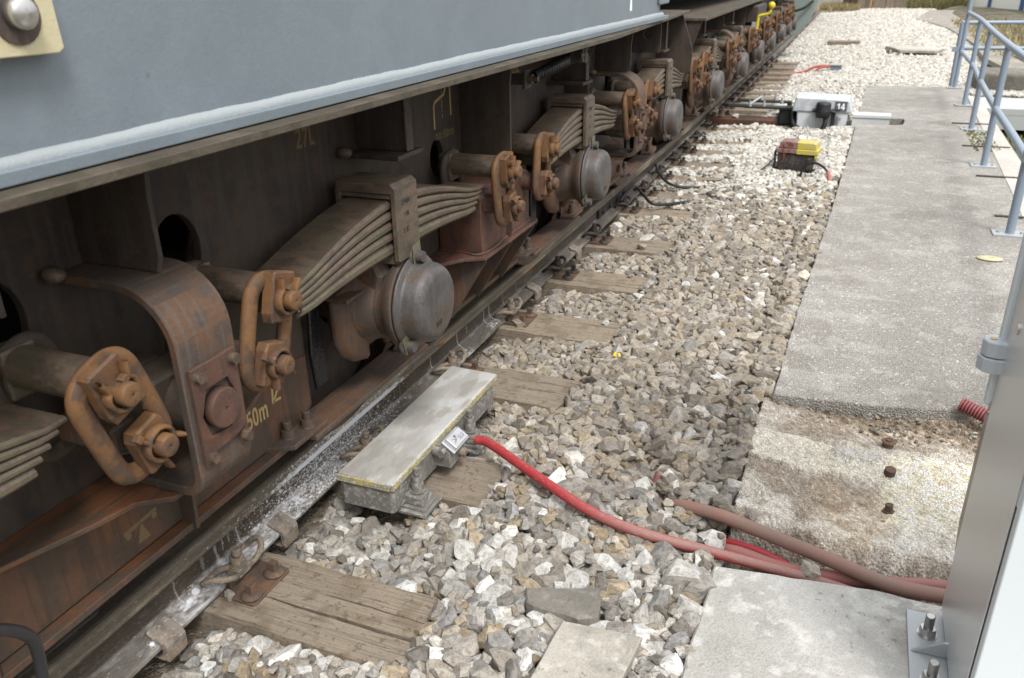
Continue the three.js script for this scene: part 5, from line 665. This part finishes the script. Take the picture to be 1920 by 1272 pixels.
{ // the far end of the yard
  const post = G(scene, 'timber_wall'); tag(post, 'weathered grey timbers standing upright at the far end of the gravel', 'timber wall');
  for (let i = 0; i < 9; i++) M(post, 'upright_timber', rough(new RoundedBoxGeometry(0.27, 2.2, 0.26, 2, 0.04), 0.03, 6).translate(0.55 + i * 0.235 + rr(-0.02, 0.02), 0.9, -33 + rr(-0.06, 0.06)), i < 2 ? WOODDARK : WOOD[i % 2 * 2]);
  M(post, 'pale_stick', cyl(0.02, 0.02, [1.35, -0.1, -32.75], [1.42, 1.8, -32.8], 8), mat({ color: new THREE.Color(0xb9925e) }));
  const wall = tag(M(scene, 'boundary_wall', span(-3, 12, -0.4, 2.4, -37.2, -37, 0.01), mat({ map: T_smooth, color: new THREE.Color(0xf2f0ea), roughness: 0.9 })), 'pale boundary wall closing the far end of the yard', 'wall');
  const fence = tag(G(scene, 'fence'), 'white panel fence with blue posts beyond the footpath', 'fence');
  [[4.3, -33.5], [4.95, -31.4], [5.55, -29], [6.2, -27], [6.9, -25]].forEach(([x, z]) => M(fence, 'blue_post', span(x - 0.06, x + 0.06, -0.1, 2, z - 0.06, z + 0.06, 0.01), mat({ color: new THREE.Color(0x3c5a80), roughness: 0.5 })));
  M(fence, 'white_panel', plateXZ([[4.28, -33.6], [6.98, -25], [7.01, -25.02], [4.31, -33.62]], 0, 1.9), mat({ color: new THREE.Color(0xd3d5cc), roughness: 0.8 }));
  const blades = (n, x0, x1, z0, z1, h, cols, y = -0.1) => { const P = [], C = []; for (let i = 0; i < n; i++) { const x = rr(x0, x1), z = rr(z0, z1), a = rr(0, 6.3), l = h * rr(0.5, 1.2), w = 0.012 * rr(0.7, 1.6), bx = rr(-0.5, 0.5) * l, bz = rr(-0.5, 0.5) * l, c = new THREE.Color(pick(cols)); P.push(x - Math.cos(a) * w, y, z - Math.sin(a) * w, x + Math.cos(a) * w, y, z + Math.sin(a) * w, x + bx, y + l, z + bz); for (let k = 0; k < 3; k++) C.push(c.r, c.g, c.b); } const g = new THREE.BufferGeometry(); g.setAttribute('position', new THREE.Float32BufferAttribute(P, 3)); g.setAttribute('color', new THREE.Float32BufferAttribute(C, 3)); g.computeVertexNormals(); return g; };
  const leaf = mat({ vertexColors: true, roughness: 0.9 });
  tag(M(scene, 'dry_grass', [blades(2600, -0.3, 1.0, -34, -31.5, 0.22, [0x8a7c55, 0x776a48, 0x9b8f68]), blades(3500, 2.6, 4.4, -34.5, -32.5, 0.5, [0x8a7c55, 0x5d6b38, 0x9b8f68, 0x6f6a4a]), blades(1500, 3.3, 4.6, -24, -14, 0.10, [0x8a7c55, 0x9b8f68], 0.0)].map((g) => g), leaf), 'dry grass along the far edge of the gravel', 'grass', null, 'stuff');
  tag(M(scene, 'moss_tufts', [blades(260, 2.38, 2.58, -7.5, -6.5, 0.015, [0x5d6b38, 0x7a8448, 0x6a5a40], -0.1), blades(5000, 2.75, 4.2, -9, -4, 0.10, [0x56653a, 0x74804a, 0x6a5a40], -0.42)], leaf), 'green moss and weeds by the drain channel and in the hollow', 'weeds', null, 'stuff');
  const bush = tag(G(scene, 'bush'), 'low green bush beside the upright timbers', 'bush'); const L = []; for (let i = 0; i < 900; i++) { const a = rr(0, 6.3), e = Math.acos(rr(-0.2, 1)), q = 0.62 * Math.cbrt(rr(0.2, 1)); L.push(new THREE.PlaneGeometry(0.075, 0.045).rotateX(rr(0, 3)).rotateY(rr(0, 3)).translate(Math.sin(e) * Math.cos(a) * q, Math.cos(e) * q + 0.1, Math.sin(e) * Math.sin(a) * q)); } M(bush, 'foliage', L, mat({ color: new THREE.Color(0x4d5f2c), roughness: 0.9 })); M(bush, 'stem', [cyl(0.03, 0.015, [0, -0.2, 0], [0.1, 0.4, 0], 7), cyl(0.03, 0.012, [0, -0.2, 0], [-0.15, 0.35, 0.1], 7)], WOODDARK); bush.position.set(2.95, 0, -33.4);
}
// ---------------------------------------------------------------- ballast stones
{
  seed = 777;
  const T_stone = tex(512, 512, (u, v) => { let c = [228, 228, 227]; c = mix3(c, [192, 182, 166], smooth(0.5, 0.7, sample(FB, u, v)) * 0.65); c = mix3(c, [250, 250, 249], smooth(0.55, 0.7, sample(FA, u * 2, v * 2 + 0.3)) * 0.8); c = mix3(c, [138, 132, 124], smooth(0.62, 0.78, sample(FC, u, v)) * 0.55); const g = (sample(FD, u, v) - 0.5) * 46; return [c[0] + g, c[1] + g, c[2] + g]; }, 1.7);
  const B_stone = tex(512, 512, (u, v) => sample(FB, u, v) * 0.6 + sample(FC, u, v) * 0.35 + sample(FD, u, v) * 0.15, 1.7, { color: false });
  function stoneGeo(detail, cuts, amp) {               // crushed rock: a lump cut by a few planes, its faces left a little rough
    const g = new THREE.IcosahedronGeometry(1, detail), p = g.attributes.position, v = V(), ax = rr(0.85, 1.25), ay = rr(0.75, 1.0), az = rr(0.8, 1.05), o = rnd() * 9;
    const planes = Array.from({ length: cuts }, (_, i) => { const y = 1 - 2 * (i + 0.5) / cuts, q = Math.sqrt(1 - y * y), a = i * 2.39996 + o; return [V(Math.cos(a) * q + rr(-0.38, 0.38), y + rr(-0.38, 0.38), Math.sin(a) * q + rr(-0.38, 0.38)).normalize(), rr(0.46, 0.68)]; });
    for (let i = 0; i < p.count; i++) {
      v.fromBufferAttribute(p, i); const k = o + Math.round(v.x * 50) * 0.0137 + Math.round(v.y * 50) * 0.0411, w = Math.round(v.z * 50) * 0.0177 + Math.round(v.y * 50) * 0.009;
      for (let q = 0; q < 4; q++) for (const [n, d] of planes) { const e = v.dot(n) - d; if (e > 0) v.addScaledVector(n, -e); }
      v.multiplyScalar(1 + amp * (sample(FC, k, w) - 0.5)); p.setXYZ(i, v.x * ax * 1.42, v.y * ay * 1.42, v.z * az * 1.42);
    }
    g.computeVertexNormals(); return boxUV(g);
  }
  const FINE = Array.from({ length: 30 }, () => stoneGeo(3, 8 + Math.floor(rr(0, 7)), 0.085)), COARSE = Array.from({ length: 12 }, () => stoneGeo(2, 9, 0));
  const pal = [0x9a958f, 0xa39d95, 0xaaa59e, 0x918a81, 0xaea79e, 0x8c8987, 0xb3b1ad, 0xa0937f, 0xbbb9b6, 0x9c9a98, 0x868380, 0xab9d87, 0xc6c5c2, 0xa29e99, 0x94918d, 0x7d7770], tan = [0xa39b91, 0xaba295, 0x9b938a, 0xb3aba1, 0x958d84, 0xa79c8c, 0xbab3a9, 0x8e877f, 0xaaa49c, 0x9f9a95], white = [0xcdccc9, 0xd8d8d6, 0xc2c0bb, 0xe0dfdd, 0xd0cbc2, 0xb9b6b1, 0xdcdbd9];
  const mkMat = (h) => mat({ map: T_stone, color: new THREE.Color(h), bumpMap: B_stone, bumpScale: 0.0015, roughness: 0.95 });
  const single = [...pal, ...tan, ...white].map(mkMat), inst = mkMat(0xf4f1ec);
  // what the stones must not lie in: [x0, x1, z0, z1, top]
  const blocks = [[-0.2, 0.04, 2, -40, -0.145], [0.13, 0.315, -0.40, -1.15, 0.05], [1.243, 3, 0.8, -0.44, 0], [1.25, 3, -0.58, -1.5, 0], [0.925, 1.125, 0.3, -0.115, -0.1], [0.81, 1.0, -0.14, -0.225, -0.108], [0.84, 1.4, -7.8, -8.35, 0.1], [0.66, 0.85, -7.8, -8.2, 0], [0.0, 0.85, -7.62, -7.97, -0.1], [0.90, 1.17, -5.40, -5.62, 0.1], [1.06, 1.13, -5.22, -5.34, 0.1], [1.27, 1.345, -5.0, -5.22, 0.1]];
  SLEEPERS.forEach(([z, x1, , y]) => blocks.push([-0.2, x1 - 0.005, z + 0.125, z - 0.125, y]));
  const walkX = (z) => z > -0.44 ? 1.24 : z > -1.47 ? 1.252 : z > -4.25 ? lerp(1.281, 1.352, (-1.47 - z) / 2.78) : z > -10.85 ? lerp(1.352, 1.488, (-4.25 - z) / 6.5) : 9;
  const cs = 0.01, X0 = -0.1, Z0 = 1.0, W = 175, D = 1250, H = new Float32Array(W * D), hi = new Uint8Array(W * D);
  for (let j = 0; j < D; j++) for (let i = 0; i < W; i++) { const x = X0 + i * cs, z = Z0 - j * cs; let h = bedY(x, z) - 0.012, b = 0; const xl = x - bend(z); for (const [a, c, e, f, y] of blocks) if (xl > a && xl < c && z < e && z > f) { if (y > h) { h = y; b = 1; } } if (x > walkX(z) - 0.006) { h = 0.1; b = 1; } H[j * W + i] = h; hi[j * W + i] = b; }
  const target = (x, z) => bedY(x, z) + 0.082 - 0.02 * smooth(0.12, 0.04, x) + 0.016 * (sample(FB, x * 0.7, z * 0.7) - 0.5) + 0.03 * smooth(1.15, 1.25, x) - 0.05 * smooth(0.13, 0.04, Math.hypot(x - 0.93, (z + 0.93) * 0.8)) - 0.06 * smooth(0.42, 0.2, Math.abs(z + 7.62)) * smooth(0.62, 0.8, x) - 0.028 * smooth(0.62, 0.5, x - bend(z)) * smooth(-3.9, -3.4, z) - 0.055 * smooth(0.6, 0.5, x - bend(z)) * smooth(-8.1, -8.4, z);
  const stones = [];
  function drop(x, z, r, lift, force) {                // rests on what is already there under its middle
    const ci = Math.round((x - X0) / cs), cj = Math.round((Z0 - z) / cs), k = Math.max(1, Math.round(r * 0.75 / cs)); if (ci < k || cj < k || ci >= W - k || cj >= D - k) return;
    let s = 0, n = 0, blocked = 0; for (let b = -k; b <= k; b++) for (let a = -k; a <= k; a++) if (a * a + b * b <= k * k) { const q = (cj + b) * W + ci + a; s += H[q]; n++; blocked += hi[q]; }
    const top = s / n; if (!force && blocked > n * 0.12) return; if (force && blocked < n * 0.2 && H[cj * W + ci] < -0.19) return;
    const ry = r * 0.68, y = top + ry * lift; if (!force && y + ry * 0.75 > target(x, z)) return; if (nearCable(x, y, z, r)) return;
    for (let b = -k - 1; b <= k + 1; b++) for (let a = -k - 1; a <= k + 1; a++) { const d = Math.hypot(a, b) * cs / r; if (d < 1) { const q = (cj + b) * W + ci + a; if (!(hi[q] && !force)) H[q] = Math.max(H[q], y + ry * 0.85 * Math.sqrt(1 - d * d)); } }
    stones.push([x, y, z, r, force && r > 0.038]);
  }
  const nearCable = (x, y, z, r) => { for (const L of CABLES) for (let i = 0; i + 1 < L.length; i++) { const [ax, ay, az] = L[i], [bx, by, bz] = L[i + 1], dx = bx - ax, dz = bz - az, t = clamp(((x - ax) * dx + (z - az) * dz) / (dx * dx + dz * dz + 1e-9)); if (Math.hypot(x - ax - dx * t, z - az - dz * t) < r * 0.95 + 0.013 && y + r * 0.8 > lerp(ay, by, t)) return true; } return false; };
  const sizeAt = () => { const q = rnd(); return q < 0.2 ? rr(0.016, 0.023) : q < 0.88 ? rr(0.023, 0.034) : rr(0.034, 0.043); };
  for (let i = 0; i < 60000; i++) { const z = 1.0 - 12.3 * Math.pow(rnd(), 1.25), x = bend(z) + rr(0.03, walkX(z) - bend(z)); drop(x, z, sizeAt(), 0.45); }
  for (let i = 0; i < 14000; i++) { const z = 0.9 - 8.5 * Math.pow(rnd(), 1.4), x = rr(0.03, 1.45); drop(x, z, rr(0.010, 0.019), 0.4); }
  for (const [x, z, r] of [[0.33, -3.44, 0.046], [0.26, -3.47, 0.042], [0.70, -0.30, 0.042], [0.58, -0.30, 0.042], [1.17, -0.36, 0.046], [0.20, 0.24, 0.04], [0.34, 0.28, 0.04], [0.55, -4.03, 0.038], [1.22, -0.98, 0.033]]) drop(x, z, r, 0.35, true);
  for (const [x, z, r] of [[0.10, -1.90, 0.024], [0.36, -3.24, 0.026], [0.3, -5.1, 0.03], [0.5, -5.0, 0.03], [0.4, -6.1, 0.03], [0.35, -6.7, 0.034], [0.2, -6.64, 0.03], [0.45, -6.2, 0.03], [0.25, -7.75, 0.03], [0.06, 0.07, 0.016], [0.44, -4.5, 0.03], [0.3, -4.6, 0.026], [0.48, -2.05, 0.02], [0.42, -2.72, 0.018]]) drop(x, z, r, 0.5, true);
  // far gravel, laid more thinly
  for (let i = 0; i < 52000; i++) { const t = Math.pow(rnd(), 1.5), z = lerp(-10.8, -33.5, t), x0 = bend(z) + (z > -14.6 ? 0.5 : 0.08), x1 = z > -11.0 ? 1.5 : 3.4; const x = rr(x0, x1), r = rr(0.018, 0.036) * (1 + 0.35 * t); if (z < -15.6 && z > -16.9 && x > 1.75 && x < 2.75 && rnd() < 0.93) continue; stones.push([x, farY(x, z) - 0.012 + rr(-0.008, 0.016), z, r]); }
  stones.push([1.472, -0.128, -0.522, 0.030]); stones.push([1.30, -0.11, -0.70, 0.022]);
  for (let i = 0; i < 1500; i++) { const x = rr(1.27, 2.3), z = rr(-0.46, -0.62); stones.push([x, -0.205 + rr(0, 0.012), z, rr(0.004, 0.012)]); }                   // rubble in the cable trench
  for (let i = 0; i < 420; i++) { const x = rr(1.27, 2.2), z = rr(-1.3, -1.56) - (rnd() < 0.1 ? rr(0, 0.2) : 0) * 0; stones.push([x, -0.138 + rr(-0.006, 0.006), z, rr(0.003, 0.009)]); }
  for (let i = 0; i < 900; i++) { const x = rr(1.06, 1.235), z = rr(-0.42, 0.05); stones.push([x, -0.15 + rr(-0.01, 0.018), z, rr(0.005, 0.014)]); }                // crumbled concrete beside the slab
  // tone of each stone: warm and grey near the track, white where the bed was renewed farther off
  const q = new THREE.Quaternion(), e = new THREE.Euler(), m4 = new THREE.Matrix4(), ndc = V(), col = new THREE.Color();
  const list = stones.map(([x, y, z, r, pale], i) => {
    const wht = clamp(smooth(-3.4, -6.2, z + 0.6 * (sample(FA, x, z * 0.3) - 0.5)) * 0.93 + 0.22 * smooth(-0.35, 0.2, z) + 0.25 * smooth(1.05, 1.2, x) * smooth(-0.6, -0.2, z) + 0.10 + 0.22 * smooth(0.0, 1, z < -2 ? x - 0.4 : 0) * smooth(-2, -4, z));
    const warm = smooth(-0.45, -0.95, z + 0.25 * (sample(FA, x * 0.4, z * 0.4) - 0.5)) * (1 - smooth(-3.6, -5.2, z)), h = pale || rnd() < wht * (1 - 0.7 * warm) ? pick(white) : rnd() < warm * 0.8 ? pick(tan) : pick(pal), yaw = rr(0, 6.28), flat = z > -12;
    ndc.set(x, y + r * 0.5, z).project(camera); const dist = Math.hypot(x - camera.position.x, y - camera.position.y, z - camera.position.z);
    const inView = Math.abs(ndc.x) < 0.98 && Math.abs(ndc.y) < 0.98 && ndc.z < 1; let seen = inView;
    if (inView && flat && z > -8) { const ci = Math.round((x - X0) / cs), cj = Math.round((Z0 - z) / cs); seen = ci >= 0 && cj >= 0 && ci < W && cj < D && H[cj * W + ci] < y + r * 0.75; } if (ndc.x > 0.82 && ndc.y < 0.1) seen = false;
    return { x, y, z, r, h, yaw, px: seen ? r / dist : 0, sc: [r * rr(0.9, 1.35), r * rr(0.72, 1.0), r * rr(0.85, 1.15)], tilt: rr(-0.5, 0.5), tilt2: rr(-0.5, 0.5) };
  });
  const big = new Set([...list].sort((a, b) => b.px - a.px).slice(0, 300));
  const pose = (s) => { e.set(s.tilt, s.yaw, s.tilt2, 'YXZ'); q.setFromEuler(e); return m4.compose(V(s.x, s.y, s.z), q, V(...s.sc)); };
  const hexes = [...pal, ...tan, ...white];
  for (const s of big) { const m = new THREE.Mesh(pick(FINE), single[hexes.indexOf(s.h)]); m.name = 'stone'; m.castShadow = m.receiveShadow = true; pose(s).decompose(m.position, m.quaternion, m.scale); bed.add(m); }
  const heap = tag(G(scene, 'ballast_stones'), 'thousands of loose grey and white ballast stones filling the bed and the yard', 'ballast', null, 'stuff');
  const bins = new Map(); for (const s of list) { if (big.has(s)) continue; const far = s.z < -9, g = far ? pick(COARSE) : pick(FINE); if (!bins.has(g)) bins.set(g, []); bins.get(g).push(s); }
  for (const [g, arr] of bins) { const im = new THREE.InstancedMesh(g, inst, arr.length); im.name = 'loose_stones'; im.castShadow = im.receiveShadow = true; im.userData.kind = 'stuff'; arr.forEach((s, i) => { im.setMatrixAt(i, pose(s)); col.setHex(s.h); im.setColorAt(i, col); }); heap.add(im); }
  console.log('stones', list.length, 'near', stones.length);
}
renderer.render(scene, camera);
